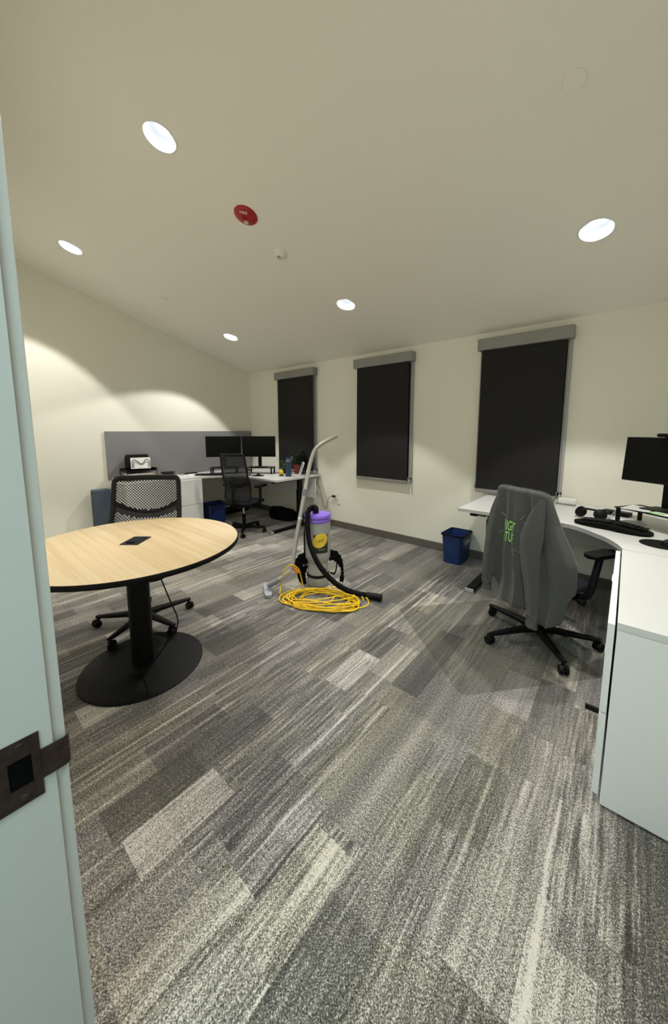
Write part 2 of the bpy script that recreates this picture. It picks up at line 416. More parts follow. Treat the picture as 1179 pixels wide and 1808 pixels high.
# door frame
df = thing('door_1', None, None); struct(df)
b = MB(); b.box((XJ - 0.01, YD - 0.065, DH / 2), (0.02, 0.13, DH), 0.0012); b.build('jamb', M['white_trim'], df)
b = MB(); b.box((XJ2 + 0.01, YD - 0.065, DH / 2), (0.02, 0.13, DH), 0.0012); b.build('jamb', M['white_trim'], df)
b = MB(); b.box(((XJ + XJ2) / 2, YD - 0.065, DH + 0.01), (XJ2 - XJ + 0.04, 0.13, 0.02), 0.0012); b.build('head_jamb', M['white_trim'], df)
b = MB(); b.box((XJ - 0.006 - 0.035, YD + 0.0095, DH / 2 + 0.02), (0.07, 0.019, DH + 0.06), 0.003); b.build('casing', M['white_trim'], df)
b = MB(); b.box((XJ2 + 0.006 + 0.035, YD + 0.0095, DH / 2 + 0.02), (0.07, 0.019, DH + 0.06), 0.003); b.build('casing', M['white_trim'], df)
b = MB(); b.box(((XJ + XJ2) / 2, YD + 0.0095, DH + 0.045), (XJ2 - XJ, 0.019, 0.07), 0.003); b.build('casing', M['white_trim'], df)
# strike plate: flat plate with a latch hole and a curled lip that reaches over the casing
b = MB(); x0 = XJ; t = 0.0022
zc = 0.898
for y0, y1, z0, z1 in ((0.012, 0.038, 0.838, 0.957), (0.038, 0.068, 0.838, 0.872), (0.038, 0.068, 0.924, 0.957), (0.068, 0.080, 0.838, 0.957)):
    b.box((x0 + t / 2, (y0 + y1) / 2, (z0 + z1) / 2), (t, y1 - y0 + 0.0002, z1 - z0 + 0.0002), 0)
lip = [(0.080, x0 + t * 0.6), (0.100, x0 + t * 0.8), (0.112, x0 + t * 0.7), (0.119, x0 - 0.002), (0.1215, x0 - 0.008)]
for (ya, xa), (yb, xb) in zip(lip, lip[1:]):
    zz = (0.868, 0.922)
    b.quad((xa, ya, zz[0]), (xb, yb, zz[0]), (xb, yb, zz[1]), (xa, ya, zz[1]))
    b.quad((xa + t, ya, zz[0]), (xb + t, yb, zz[0]), (xb + t, yb, zz[1]), (xa + t, ya, zz[1]))
    for z in zz: b.quad((xa, ya, z), (xb, yb, z), (xb + t, yb, z), (xa + t, ya, z))
sp_ = b.build('strike_plate', M['bronze'], df, ang=50)
sp_['label'] = 'dark bronze strike plate with a curled lip'
b = MB(); b.box((x0 + 0.0004, 0.053, 0.898), (0.0012, 0.030, 0.052)); b.build('latch_hole', M['hole'], sp_)
for z in (0.850, 0.946):
    b = MB(); b.cyl((x0 + t, 0.055, z), (x0 + t + 0.0012, 0.055, z), 0.006, 0.0045); b.build('screw', M['bronze'], sp_)

# hallway behind the camera (source of the cool light on the jamb)
b = MB(); b.quad((-1.6, -1.7, -0.001), (1.6, -1.7, -0.001), (1.6, YD - 0.13, -0.001), (-1.6, YD - 0.13, -0.001)); tag(b.build('floor', M['hall_floor'], smooth=False), kind='structure')
b = MB(); b.quad((-1.6, -1.7, 2.5), (1.6, -1.7, 2.5), (1.6, YD - 0.13, 2.5), (-1.6, YD - 0.13, 2.5)); tag(b.build('ceiling', M['hall_wall'], smooth=False), kind='structure')
b = MB(); b.box((0, -1.75, 1.25), (3.4, 0.1, 2.5)); tag(b.build('wall_hall', M['hall_wall'], smooth=False), kind='structure')
for sx in (-1, 1):
    b = MB(); b.box((sx * 1.65, -0.85, 1.25), (0.1, 1.7, 2.5)); tag(b.build('wall_hall', M['hall_wall'], smooth=False), kind='structure')
ld = bpy.data.lights.new('hall_panel_light', 'AREA'); ld.shape = 'RECTANGLE'; ld.size = 1.2; ld.size_y = 0.5; ld.energy = HALL_W; ld.color = HALL_COL
lo = bpy.data.objects.new('hall_panel_light', ld); COL.objects.link(lo); lo.location = (0.0, -0.95, 2.47)

# baseboards
def baseboard(name, c, d):
    b = MB(); b.box(c, d, 0.003); struct(b.build(name, M['basevinyl']))
baseboard('baseboard_back', ((XL + XR) / 2, YW - 0.005, 0.05), (XR - XL, 0.010, 0.10))
baseboard('baseboard_left', (XL + 0.005, (YD + YW) / 2, 0.05), (0.010, YW - YD - 0.02, 0.10))
baseboard('baseboard_right', (XR - 0.005, (YD + YW) / 2, 0.05), (0.010, YW - YD - 0.02, 0.10))

# ------------------------------------------------------------------ recessed downlights
lamp_labels = ['recessed round downlight nearest the camera, upper left, showing its inner lamp disc',
               'recessed round downlight glowing above the window at the right desk',
               'recessed round downlight close to the left wall, at the far left of the photo',
               'recessed round downlight glowing near the ceiling centre in front of the middle window',
               'smallest recessed round downlight, farthest away above the left corner desk',
               'recessed round downlight over the near end of the right cabinet']
for i, (lx, ly) in enumerate(LAMPS):
    t_ = thing('recessed_downlight', lamp_labels[i], 'ceiling light', (lx, ly, zceil(ly)), rot=(TILT, 0, 0), group='recessed ceiling downlights')
    D = 0.085
    b = MB(); b.lathe([(RA - 0.001, -0.002), (RA + 0.008, -0.004), (RA + 0.013, -0.002), (RA + 0.013, 0.0008), (RA - 0.001, 0.0008)], 48)
    b.build('trim_ring', M['white'], t_)
    b = MB(); b.lathe([(RA, 0.0), (RA * 0.99, 0.012), (RA * 0.90, 0.045), (RA * 0.70, D), (RA * 0.46, D + 0.002)], 48)
    b.build('reflector', M['lampwhite'], t_, recalc=False)
    b = MB(); b.lathe([(RA * 0.45, D - 0.004), (RA * 0.40, D - 0.010), (0, D - 0.010)], 40); b.build('lamp_lens', M['lampon'], t_)
    sd = bpy.data.lights.new('downlight_beam', 'SPOT'); sd.energy = SPOT_W; sd.color = SPOT_COL
    sd.spot_size = math.radians(101); sd.spot_blend = 0.16; sd.shadow_soft_size = 0.05
    so = bpy.data.objects.new('downlight_beam', sd); COL.objects.link(so); so.parent = t_; so.location = (0, 0, D - 0.014)

# ------------------------------------------------------------------ other things on the ceiling
def on_ceiling(name, label, cat, x, y, rz=0.0):
    o = thing(name, label, cat, (x, y, zceil(y))); o.rotation_mode = 'XYZ'
    o.matrix_world = Matrix.Translation((x, y, zceil(y))) @ Matrix.Rotation(TILT, 4, 'X') @ Matrix.Rotation(rz, 4, 'Z')
    return o
a = on_ceiling('fire_alarm', 'round red fire alarm with a clear strobe lens on the ceiling', 'fire alarm', -2.40, 1.76, math.radians(40))
b = MB(); b.lathe([(0.0, -0.026), (0.045, -0.026), (0.072, -0.020), (0.088, -0.010), (0.091, 0)], 40); b.build('housing', M['red'], a)
b = MB(); b.box((0.0, 0.036, -0.030), (0.034, 0.026, 0.014), 0.006); b.build('strobe_lens', M['lens'], a)
b = MB()
for k in range(-2, 3): b.box((0.0, k * 0.007 - 0.006, -0.0272), (0.05, 0.003, 0.003))
b.build('speaker_grille', M['red'], a)
tb = text_mesh('FIRE', 0.032, 0.0006, bold=0.0012); bmesh.ops.transform(tb, matrix=Matrix.Translation((0, -0.052, -0.0275)) @ Matrix.Rotation(PI, 4, 'Y') @ Matrix.Rotation(PI, 4, 'Z'), verts=tb.verts[:])
q = MB(); q.bm.free(); q.bm = tb; q.build('lettering', M['redtext'], a, smooth=False)

a = on_ceiling('smoke_detector', 'small white domed smoke detector on the ceiling beside the red fire alarm', 'smoke detector', -2.46, 2.155)
b = MB(); b.lathe([(0.0, -0.042), (0.020, -0.042), (0.040, -0.034), (0.054, -0.018), (0.058, 0)], 36); b.build('housing', M['white'], a)
b = MB(); b.lathe([(0.0, -0.047), (0.013, -0.047), (0.016, -0.041)], 20, c=(0.0, -0.008, 0)); b.build('sensor', M['inkgrey'], a)
a = on_ceiling('cover_plate', 'large blank round cover plate, painted like the ceiling, near the top right', 'ceiling cover plate', -0.313, 2.042)
b = MB(); b.lathe([(0, -0.008), (0.040, -0.008), (0.047, -0.006), (0.048, 0)], 40); b.build('disc', M['ceil'], a)
a = on_ceiling('sprinkler_cover', 'small concealed sprinkler cap on the ceiling between two left downlights', 'sprinkler cover', -4.43, 2.026)
b = MB(); b.lathe([(0, -0.009), (0.037, -0.009), (0.041, -0.006), (0.041, -0.003)], 32); b.build('disc', M['ceil'], a)
b = MB(); b.lathe([(0.030, -0.003), (0.030, 0)], 32); b.build('collar', M['alu'], a)

# ------------------------------------------------------------------ windows and roller shades
shade_labels = ['charcoal roller shade on the left window behind the desk plants, the farthest one', 'charcoal roller shade on the middle window above bare wall', 'charcoal roller shade on the right window behind the hoodie chair, the nearest one']
for i, x0 in enumerate((-4.62, -2.955, -1.30)):
    x1 = x0 + (0.90, 0.885, 0.85)[i]; xc = (x0 + x1) / 2; W = x1 - x0
    wn_ = thing('window_%d' % (i + 1), None, None, (xc, YW, 0)); struct(wn_)
    b = MB()
    for c, d in (((-W / 2 + 0.03, -0.008, 1.6), (0.04, 0.016, 1.54)), ((W / 2 - 0.03, -0.008, 1.6), (0.04, 0.016, 1.54)), ((0, -0.008, 2.35), (W - 0.02, 0.016, 0.04)), ((0, -0.008, 0.85), (W - 0.02, 0.016, 0.04))): b.box(c, d, 0.002)
    b.build('window_frame', M['alulight'], wn_)
    b = MB(); b.box((0, -0.003, 1.6), (W - 0.1, 0.006, 1.46)); b.build('window_pane', M['glassdark'], wn_)
    t_ = thing('roller_shade', shade_labels[i], 'window shade', (xc, YW, 0), group='charcoal roller shades')
    b = MB(); b.box((0, -0.052, 2.365), (W, 0.104, 0.115), 0.003); b.build('valance', M['alu'], t_)
    b = MB(); b.box((-0.008, -0.060, 1.565), (W - 0.085, 0.0015, 1.50)); b.build('shade_fabric', M['shade'], t_, smooth=False)
    b = MB(); b.box((-0.008, -0.060, 0.815), (W - 0.082, 0.016, 0.036), 0.006); b.build('hem_bar', M['alu'], t_)
    b = MB(); b.tube([(W / 2 - 0.022, -0.072, 2.32), (W / 2 - 0.022, -0.072, 0.80)], 0.0022, 6); b.tube([(W / 2 - 0.022, -0.048, 2.32), (W / 2 - 0.022, -0.048, 0.80)], 0.0022, 6)
    b.build('bead_chain', M['alulight'], t_)
    b = MB(); b.box((W / 2 - 0.022, -0.045, 0.826), (0.018, 0.060, 0.052), 0.004); b.build('chain_holder', M['alulight'], t_)

# ------------------------------------------------------------------ wall panel
b = MB(); b.box((XL + 0.0155, (1.575 + 3.94) / 2, (0.792 + 1.457) / 2), (0.028, 3.94 - 1.575, 1.457 - 0.792), 0.002)
tag(b.build('acoustic_panel', M['panel']), 'long grey fabric panel on the left wall behind the corner desk', 'wall panel')

# ------------------------------------------------------------------ outlets
def outlet(x, z, label, plug):
    t_ = thing('power_outlet', label, 'power outlet', (x, YW, z))
    b = MB(); b.box((0, -0.003, 0), (0.072, 0.006, 0.116), 0.003); b.build('cover_plate', M['white'], t_)
    for dz in (-0.03, 0.03): b = MB(); b.box((0, -0.0065, dz), (0.034, 0.003, 0.028), 0.003); b.build('socket', M['cabwhite'], t_)
    return t_
outlet(-3.335, 0.465, 'white wall outlet with a black plug, right of the left desk', True)
b = MB(); b.box((-3.375, YW - 0.028, 0.475), (0.050, 0.036, 0.026), 0.005)
b.tube(smoothpath([(-3.40, YW - 0.04, 0.475), (-3.46, YW - 0.045, 0.44), (-3.50, YW - 0.04, 0.33), (-3.53, YW - 0.03, 0.26), (-3.58, YW - 0.03, 0.30), (-3.62, YW - 0.035, 0.45), (-3.66, YW - 0.05, 0.60), (-3.70, YW - 0.10, 0.72)], 8), 0.0035, 8)
tag(b.build('desk_cord', M['black']), 'thin black power cord drooping from the wall outlet to the left desk', 'cable')  # the desk's own power cord with its plug
tg = thing('cable_raceway', 'small white clip on the wall under the outlet plate', 'cable clip', (-3.30, YW, 0.375))
b = MB(); b.box((0, -0.008, 0), (0.05, 0.016, 0.012), 0.003); b.build('clip', M['white'], tg)

# ================================================================== DESKS
ZD = 0.77; ZL = 0.785        # tops of the right and the left desk
def arc(cx, cy, r, a0, a1, n=14):
    return [(cx + r * math.cos(math.radians(a0 + (a1 - a0) * k / n)), cy + r * math.sin(math.radians(a0 + (a1 - a0) * k / n))) for k in range(n + 1)]
def make_desk(mirror, label, xr, ZD):
    # local frame: window wall is y = YW; side wall at local x = 0, desk runs to x = -1.77 (mirrored for the left desk)
    t_ = thing('corner_desk', label, 'desk', (xr, 0, 0), group='white corner desks')
    s = -1 if mirror else 1
    yb, yf, yc = YW - 0.006, 3.065, 2.605
    out = [(-1.77, yb), (-1.77, yf)]
    out += [(-1.05, yf)] + [(x, y) for x, y in smooth_corner()]
    out += [(-0.60, yc), (-0.004, yc), (-0.004, yb)]
    out = [(s * x, y) for x, y in out]
    b = MB(); b.prism(out, ZD - 0.029, ZD, 0.0015); b.build('desk_top', M['laminate'], t_, ang=30)
    # T leg near the free end
    xl = s * -1.64
    b = MB(); b.box((xl, 3.44, 0.018), (0.075, 0.74, 0.030), 0.006); b.build('foot', M['blackmetal'], t_)
    b = MB(); b.box((xl, 3.075, 0.020), (0.078, 0.012, 0.034), 0.003); b.build('foot_cap', M['alulight'], t_)
    b = MB(); b.box((xl, 3.63, 0.30), (0.060, 0.095, 0.55), 0.006); b.box((xl, 3.63, 0.55), (0.048, 0.080, 0.36), 0.006); b.build('column', M['blackmetal'], t_)
    b = MB(); b.box((xl, 3.46, ZD - 0.045), (0.06, 0.74, 0.030), 0.004); b.build('support_rail', M['blackmetal'], t_)
    xl2 = s * -0.09
    b = MB(); b.box((xl2, 3.42, 0.018), (0.075, 0.70, 0.030), 0.006); b.build('foot', M['blackmetal'], t_)
    b = MB(); b.box((xl2, 3.47, 0.38), (0.060, 0.095, 0.70), 0.006); b.build('column', M['blackmetal'], t_)
    b = MB(); b.box((s * -0.87, 3.47, ZD - 0.047), (1.56, 0.06, 0.034), 0.004); b.build('cross_beam', M['blackmetal'], t_)
    b = MB(); b.box((s * -1.60, yf + 0.055, ZD - 0.041), (0.13, 0.075, 0.020), 0.004); ctl = b.build('height_control', M['black'], t_)
    b = MB()
    for k in range(4): b.box((s * -1.60 + 0.012 + k * 0.012, yf + 0.0165, ZD - 0.041), (0.007, 0.002, 0.006))
    b.build('button', M['inkgrey'], ctl)
    # modesty panel along the wall
    b = MB(); b.box((s * -0.93, YW - 0.10, 0.575), (1.66, 0.018, 0.32), 0.002); b.build('modesty_panel', M['cabwhite'], t_)
    return t_
def smooth_corner():
    # concave inner edge of the corner worktop
    P = [(-0.97, 3.065), (-0.90, 3.040), (-0.82, 2.975), (-0.755, 2.90), (-0.69, 2.82), (-0.632, 2.70), (-0.605, 2.605)]
    return [(v.x, v.y) for v in smoothpath([(x, y, 0) for x, y in P], 4)]
make_desk(False, 'white corner desk at the right with a hoodie draped chair pulled up to it', XR, ZD)
make_desk(True, 'white corner desk in the far left corner, carrying two monitors', XL, ZL)

def make_credenza(mirror, label, xr, ZD):
    t_ = thing('filing_cabinet', label, 'cabinet', (xr, 1.575, 0), group='low white filing cabinets')
    s = -1 if mirror else 1
    L_ = 2.60 - 1.575
    b = MB(); b.box((s * -0.305, L_ / 2, (ZD - 0.030 + 0.012) / 2), (0.602, L_, ZD - 0.030 - 0.012), 0.0015); b.build('carcass', M['cabwhite'], t_)
    b = MB(); b.box((s * -0.305, L_ / 2, ZD - 0.0145), (0.604, L_, 0.029), 0.0015); b.build('cabinet_top', M['laminate'], t_)
    for z0, z1 in ((0.396, 0.758), (0.045, 0.390)):
        b = MB(); b.box((s * -0.6235, L_ / 2, (z0 + z1) / 2), (0.022, L_ - 0.004, z1 - z0), 0.0015); d = b.build('drawer', M['cabwhite'], t_)
        b = MB(); b.box((s * -0.6355, L_ / 2 + 0.01, z1 - 0.002), (0.06, 0.03, 0.0025) if False else (0.004, 0.10, 0.004)); b.build('finger_pull', M['cabwhite'], d)
    b = MB(); b.cyl((s * -0.634, L_ - 0.035, 0.355), (s * -0.638, L_ - 0.035, 0.355), 0.009); b.build('lock', M['alu'], t_)
    b = MB(); b.box((s * -0.657, 0.030, 0.376), (0.044, 0.010, 0.020), 0.001); b.build('pull_tab', M['black'], t_)
    return t_
make_credenza(False, 'low white filing cabinet with a cool blue-white end panel, nearest on the right', XR - 0.002, ZD)
make_credenza(True, 'low white filing cabinet behind the perforated chair against the left wall', XL + 0.002, ZL)

# ================================================================== CONFERENCE TABLE
tc_ = (-2.27, 0.775)
t_ = thing('round_table', 'round table with a light oak top, black edge and black pedestal', 'table', (*tc_, 0))
RT = 0.605; ZT = 0.79
b = MB(); b.lathe([(0, ZT), (RT - 0.004, ZT), (RT - 0.002, ZT - 0.001), (RT - 0.002, ZT - 0.0015)], 128); b.build('table_top', M['oak'], t_, smooth=True)
b = MB(); b.lathe([(RT - 0.004, ZT - 0.0005), (RT + 0.001, ZT - 0.002), (RT + 0.004, ZT - 0.012), (RT + 0.003, ZT - 0.026), (RT - 0.008, ZT - 0.033), (0, ZT - 0.033)], 128); b.build('table_edge', M['blackmatte'], t_, ang=60)
b = MB(); b.lathe([(0, 0.0), (0.335, 0.0), (0.345, 0.004), (0.345, 0.010), (0.335, 0.015), (0.10, 0.022), (0.062, 0.024), (0, 0.024)], 80); b.build('base_plate', M['blackmetal'], t_, ang=50, loc=(0.03, -0.01, 0))
b = MB(); b.cyl((0.02, -0.008, 0.02), (0.02, -0.008, ZT - 0.045), 0.062, seg=40); b.build('column', M['blackmetal'], t_)
b = MB(); b.box((0.02, -0.008, ZT - 0.040), (0.55, 0.06, 0.016), 0.004, rot=R3(rz=0.7)); b.box((0.02, -0.008, ZT - 0.040), (0.55, 0.06, 0.016), 0.004, rot=R3(rz=0.7 + PI / 2)); b.build('spider_bracket', M['blackmetal'], t_)
g = MB(); g.box((0, 0, 0.0), (0.155, 0.108, 0.006), 0.002); gm = g.build('power_grommet', M['black'], t_, loc=(-0.02, 0.012, ZT + 0.0022), rot=(0, 0, math.radians(130)))
g = MB(); g.box((0.012, 0.0, 0.004), (0.105, 0.078, 0.003), 0.001); g.build('lid', M['blackmatte'], gm)
g = MB(); g.box((-0.058, 0.0, 0.0045), (0.012, 0.05, 0.003), 0.001); g.build('latch', M['hole'], gm)
b = MB(); b.tube(smoothpath([(-2.10, 0.80, ZT - 0.04), (-2.02, 0.81, 0.62), (-1.965, 0.835, 0.48), (-1.93, 0.85, 0.40), (-1.93, 0.845, 0.33), (-1.99, 0.79, 0.21), (-2.07, 0.74, 0.08), (-2.12, 0.70, 0.033), (-2.16, 0.66, 0.030)], 8), 0.004, 8)
tag(b.build('table_cable', M['black']), 'thin black cable hanging from the round table down to its base', 'cable')

# ================================================================== CHAIRS (local: faces +X, origin on the floor under the gas lift)
def back_pt(u, v, sh):
    # u -1..1 across, v 0..1 bottom to top
    z = sh['z0'] + v * (sh['z1'] - sh['z0'])
    hw = sh['w0'] + (sh['w1'] - sh['w0']) * v
    x = sh['x'] - sh.get('rec', 0.07) * (v ** 1.2) * (sh['z1'] - sh['z0']) / 0.55 + 0.045 * u * u + sh.get('lum', 0.03) * math.exp(-((v - 0.28) / 0.2) ** 2)
    return Vector((x, u * hw, z))
def back_fr(sh, pts, wdt, thk, closed=True, off=0.0):
    b = MB(); P = [back_pt(u, v, sh) + Vector((off, 0, 0)) for u, v in pts]
    n = len(P); rings = []
    ctr = sum(P, Vector()) / n
    for i in range(n):
        a = P[i - 1] if (closed or i > 0) else P[i]; c = P[(i + 1) % n] if (closed or i < n - 1) else P[i]
        t = (c - a).normalized(); nrm = Vector((1, 0, 0.2)).normalized(); side = t.cross(nrm).normalized(); nn = side.cross(t)
        w_ = wdt[i] if isinstance(wdt, list) else wdt
        rings.append([b.bm.verts.new(P[i] + side * sx * w_ / 2 + nn * sy * thk / 2) for sx, sy in ((-1, -0.4), (-0.6, -1), (0.6, -1), (1, -0.4), (1, 0.4), (0.6, 1), (-0.6, 1), (-1, 0.4))])
    m = n if closed else n - 1
    for i in range(m):
        a, c = rings[i], rings[(i + 1) % n]
        for k in range(8): b.bm.faces.new((a[k], a[(k + 1) % 8], c[(k + 1) % 8], c[k]))
    if not closed: b.bm.faces.new(rings[0][::-1]); b.bm.faces.new(rings[-1])
    return b
def outline_uv(r=0.2, n=6, k=1.0):
    out = []
    for cx, cy, a0 in ((1 - r, 1 - r * 0.55, 0), (-1 + r, 1 - r * 0.55, 90), (-1 + r, r * 0.55, 180), (1 - r, r * 0.55, 270)):
        for i in range(n + 1):
            a = math.radians(a0 + 90 * i / n); out.append(((cx + r * math.cos(a)) * k, cy + r * 0.55 * math.sin(a)))
    # subdivide long edges
    res = []
    for i in range(len(out)):
        p, q_ = out[i], out[(i + 1) % len(out)]; d = max(abs(p[0] - q_[0]), abs(p[1] - q_[1]) * 1.5)
        m = max(1, int(d / 0.12))
        for j in range(m): res.append((p[0] + (q_[0] - p[0]) * j / m, p[1] + (q_[1] - p[1]) * j / m))
    return res
def make_chair(label, loc, rz, legrot, kind, arms=True, R=0.31, group=None, top_dz=0.0, arm_x=0.05):
    t_ = thing('office_chair', label, 'office chair', (*loc, 0), rz, group)
    # five star base
    for k in range(5):
        a = legrot - rz + k * 2 * PI / 5
        b = MB()
        prof = [(0.03, 0.062, 0.105, 0.028), (0.12, 0.070, 0.104, 0.024), (R - 0.03, 0.070, 0.092, 0.017), (R + 0.012, 0.072, 0.088, 0.013)]
        rings = []
        for r_, z0, z1, hw in prof:
            rings.append([b.bm.verts.new((r_, y, z)) for y, z in ((-hw, z0), (hw, z0), (hw, (z0 + z1 * 2) / 3), (hw * 0.5, z1), (-hw * 0.5, z1), (-hw, (z0 + z1 * 2) / 3))])
        for p, q_ in zip(rings, rings[1:]):
            for i in range(6): b.bm.faces.new((p[i], p[(i + 1) % 6], q_[(i + 1) % 6], q_[i]))
        b.bm.faces.new(rings[0][::-1]); b.bm.faces.new(rings[-1])
        b.xf(Matrix.Rotation(a, 4, 'Z'))
        lg = b.build('leg', M['black'], t_)
        b = MB(); sw = a + 0.9 + k * 1.3
        cx, cy = R * math.cos(a), R * math.sin(a)
        dx, dy = 0.012 * math.cos(sw), 0.012 * math.sin(sw); nx, ny = -math.sin(sw), math.cos(sw)
        for sgn in (-1, 1):
            b.cyl((cx + dx + nx * sgn * 0.008, cy + dy + ny * sgn * 0.008, 0.029), (cx + dx + nx * sgn * 0.025, cy + dy + ny * sgn * 0.025, 0.029), 0.029, 0.026, seg=20)
        b.box((cx + dx, cy + dy, 0.045), (0.050, 0.018, 0.034), 0.005, rot=R3(rz=sw)); b.cyl((cx, cy, 0.05), (cx, cy, 0.082), 0.008, seg=10)
        b.build('caster', M['black'], lg)
    b = MB(); b.cyl((0, 0, 0.055), (0, 0, 0.12), 0.038, 0.034, seg=28); b.cyl((0, 0, 0.12), (0, 0, 0.27), 0.026, seg=24); b.build('hub', M['black'], t_)
    b = MB(); b.cyl((0, 0, 0.27), (0, 0, 0.39), 0.014, seg=20); b.build('gas_lift', M['chrome'], t_)
    b = MB(); b.box((-0.02, 0, 0.405), (0.24, 0.15, 0.055), 0.015); b.box((0.02, 0, 0.43), (0.30, 0.34, 0.018), 0.005)
    b.build('tilt_mechanism', M['black'], t_)
    b = MB(); b.tube([(0.03, -0.07, 0.405), (0.03, -0.26, 0.400)], 0.008, 10); b.cyl((0.03, -0.255, 0.400), (0.03, -0.295, 0.400), 0.013, 0.022, seg=16)
    b.build('lever', M['black'], t_); b = MB()
    b.tube([(-0.06, 0.07, 0.405), (-0.06, 0.22, 0.400)], 0.007, 10); b.box((-0.06, 0.245, 0.395), (0.03, 0.06, 0.014), 0.004); b.build('lever', M['black'], t_)
    # seat: waterfall cushion
    def seatf(u, v):
        a = u * 2 * PI; ex = 0.42
        ca, sa = math.cos(a), math.sin(a)
        x = 0.235 * math.copysign(abs(ca) ** ex, ca); y = 0.245 * math.copysign(abs(sa) ** ex, sa)
        if v < 0.5: k = math.sin(v * PI) ** 0.6 if v > 0 else 0; z = 0.437 + 0.018 * v
        else: k = math.sin(v * PI) ** 0.45 if v < 1 else 0; z = 0.446 + 0.045 * math.sin((v - 0.5) * PI) ** 0.6
        return Vector((0.02 + x * k, y * k, z - (0.018 * max(0, x * k / 0.235) ** 3)))
    b = MB(); b.grid(seatf, 40, 15, wrap=True); bmesh.ops.remove_doubles(b.bm, verts=b.bm.verts[:], dist=0.0005); b.build('seat', M['seatfab'], t_, ang=70)
    # backrest
    if kind == 'perforated':
        sh = dict(z0=0.52, z1=1.10, w0=0.255, w1=0.235, x=-0.175, lum=0.035, rec=0.09)
        o_ = outline_uv(0.13)
        bk = back_fr(sh, o_, 0.034, 0.022).build('backrest_frame', M['shellgrey'], t_)
        # perforated shell: staggered rhombic holes, real openings
        b = MB(); NU, NV = 22, 27
        H_, W_ = sh['z1'] - sh['z0'], 2 * 0.225
        cu, cv = 2.0 / NU, 1.0 / NV
        def inside(u, v):
            return abs(u) < 0.995 and 0.005 < v < 0.995
        for j in range(0, 2 * NV + 1):
            for i in range(0, NU + 1):
                u = -1 + (i + (0.5 if j % 2 else 0)) * cu; v = j * cv / 2 * 1.0
                if u > 1.001: continue
                outer = [(u + cu / 2, v), (u, v + cv / 2), (u - cu / 2, v), (u, v - cv / 2)]
                outer = [(max(-1, min(1, p)), max(0.0, min(1.0, q_))) for p, q_ in outer]
                band = 0.50 + 0.13 * u * u
                solid = (band - 0.055 < v < band + 0.055 + 0.03 * u * u) or v > 0.955 or abs(u) > 0.95
                k = 0.70
                inner = [(u + (p - u) * k, v + (q_ - v) * k) for p, q_ in outer]
                vo = [b.bm.verts.new(back_pt(p, q_, sh)) for p, q_ in outer]
                if solid: b.bm.faces.new(vo) if len({tuple(p) for p in outer}) == 4 else None
                else:
                    vi = [b.bm.verts.new(back_pt(p, q_, sh)) for p, q_ in inner]
                    for m_ in range(4):
                        n_ = (m_ + 1) % 4
                        if outer[m_] != outer[n_]: b.bm.faces.new((vo[m_], vo[n_], vi[n_], vi[m_]))
        bmesh.ops.remove_doubles(b.bm, verts=b.bm.verts[:], dist=0.0006)
        b.build('backrest', M['meshgrey'], t_, ang=80, recalc=True, solid=0.005)
        # support arc behind the shell
        pts = [(-0.97 + 1.94 * k / 20, 0.50 + 0.14 * (-0.97 + 1.94 * k / 20) ** 2) for k in range(21)]
        back_fr(sh, pts, [0.070 - 0.022 * (1 - abs(-1 + k / 10)) for k in range(21)], 0.012, closed=False, off=-0.004).build('lumbar_band', M['black'], t_)
        b = MB(); b.tube(smoothpath([(-0.10, 0, 0.41), (-0.20, 0, 0.43), (-0.235, 0, 0.52), (-0.225, 0, 0.66)], 5), 0.026, 12); b.build('back_support', M['black'], t_)
    else:
        sh = dict(z0=0.49, z1=1.075 + top_dz, w0=0.215, w1=0.195, x=-0.185, lum=0.04)
        back_fr(sh, outline_uv(0.16), 0.024, 0.020).build('backrest_frame', M['shellgrey'], t_)
        b = MB(); b.grid(lambda u, v: back_pt(-0.98 + 1.96 * u, 0.01 + 0.98 * v, sh), 24, 24); b.build('backrest', M['weave'], t_, ang=80)
        pts = [(-0.93 + 1.86 * k / 16, 0.40 + 0.07 * math.cos((k / 16 - 0.5) * PI) * -1) for k in range(17)]
        back_fr(sh, pts, 0.055, 0.014, closed=False, off=-0.014).build('lumbar_band', M['black'], t_)
        b = MB(); b.tube(smoothpath([(-0.10, 0, 0.41), (-0.22, 0, 0.43), (-0.27, 0, 0.52), (-0.268, 0, 0.70)], 5), [0.028] * 15 + [0.022], 12) if False else b.tube(smoothpath([(-0.10, 0, 0.41), (-0.22, 0, 0.43), (-0.240, 0, 0.52), (-0.238, 0, 0.66)], 5), 0.020, 12)
        b.build('back_support', M['black'], t_)
    if arms:
        for s in (-1, 1):
            b = MB(); b.tube(smoothpath([(0.0, s * 0.12, 0.415), ((arm_x - 0.05) * 0.45, s * 0.22, 0.405), ((arm_x - 0.05) * 0.6, s * 0.275, 0.44), (0.01 + (arm_x - 0.05) * 0.75, s * 0.280, 0.55), (arm_x - 0.035, s * 0.275, 0.675)], 6), [0.016] * 6 + [0.021] * 19, 12)
            ar = b.build('armrest', M['black'], t_)
            b = MB(); b.prism([(x, y) for x, y in rrect(0.26, 0.095, 0.042)], 0.675, 0.700, 0.008); b.xf(Matrix.Translation((arm_x, s * 0.265, 0)))
            b.build('arm_pad', M['blackmatte'], ar)
    return t_, sh
make_chair('dark grey office chair with a perforated plastic back, tucked behind the round table', (-2.735, 0.965), math.radians(-40), math.radians(-132), 'perforated', arms=False, R=0.33, group='office chairs')
make_chair('black mesh office chair at the far left corner desk, seen from behind', (-4.20, 2.89), math.radians(110), math.radians(-40), 'mesh', group='office chairs', top_dz=0.07)
chR, shR = make_chair('black office chair with a grey hoodie draped over its back, at the right desk', (-0.40, 2.675), math.radians(58), math.radians(16), 'mesh', R=0.36, group='office chairs', arm_x=0.20)

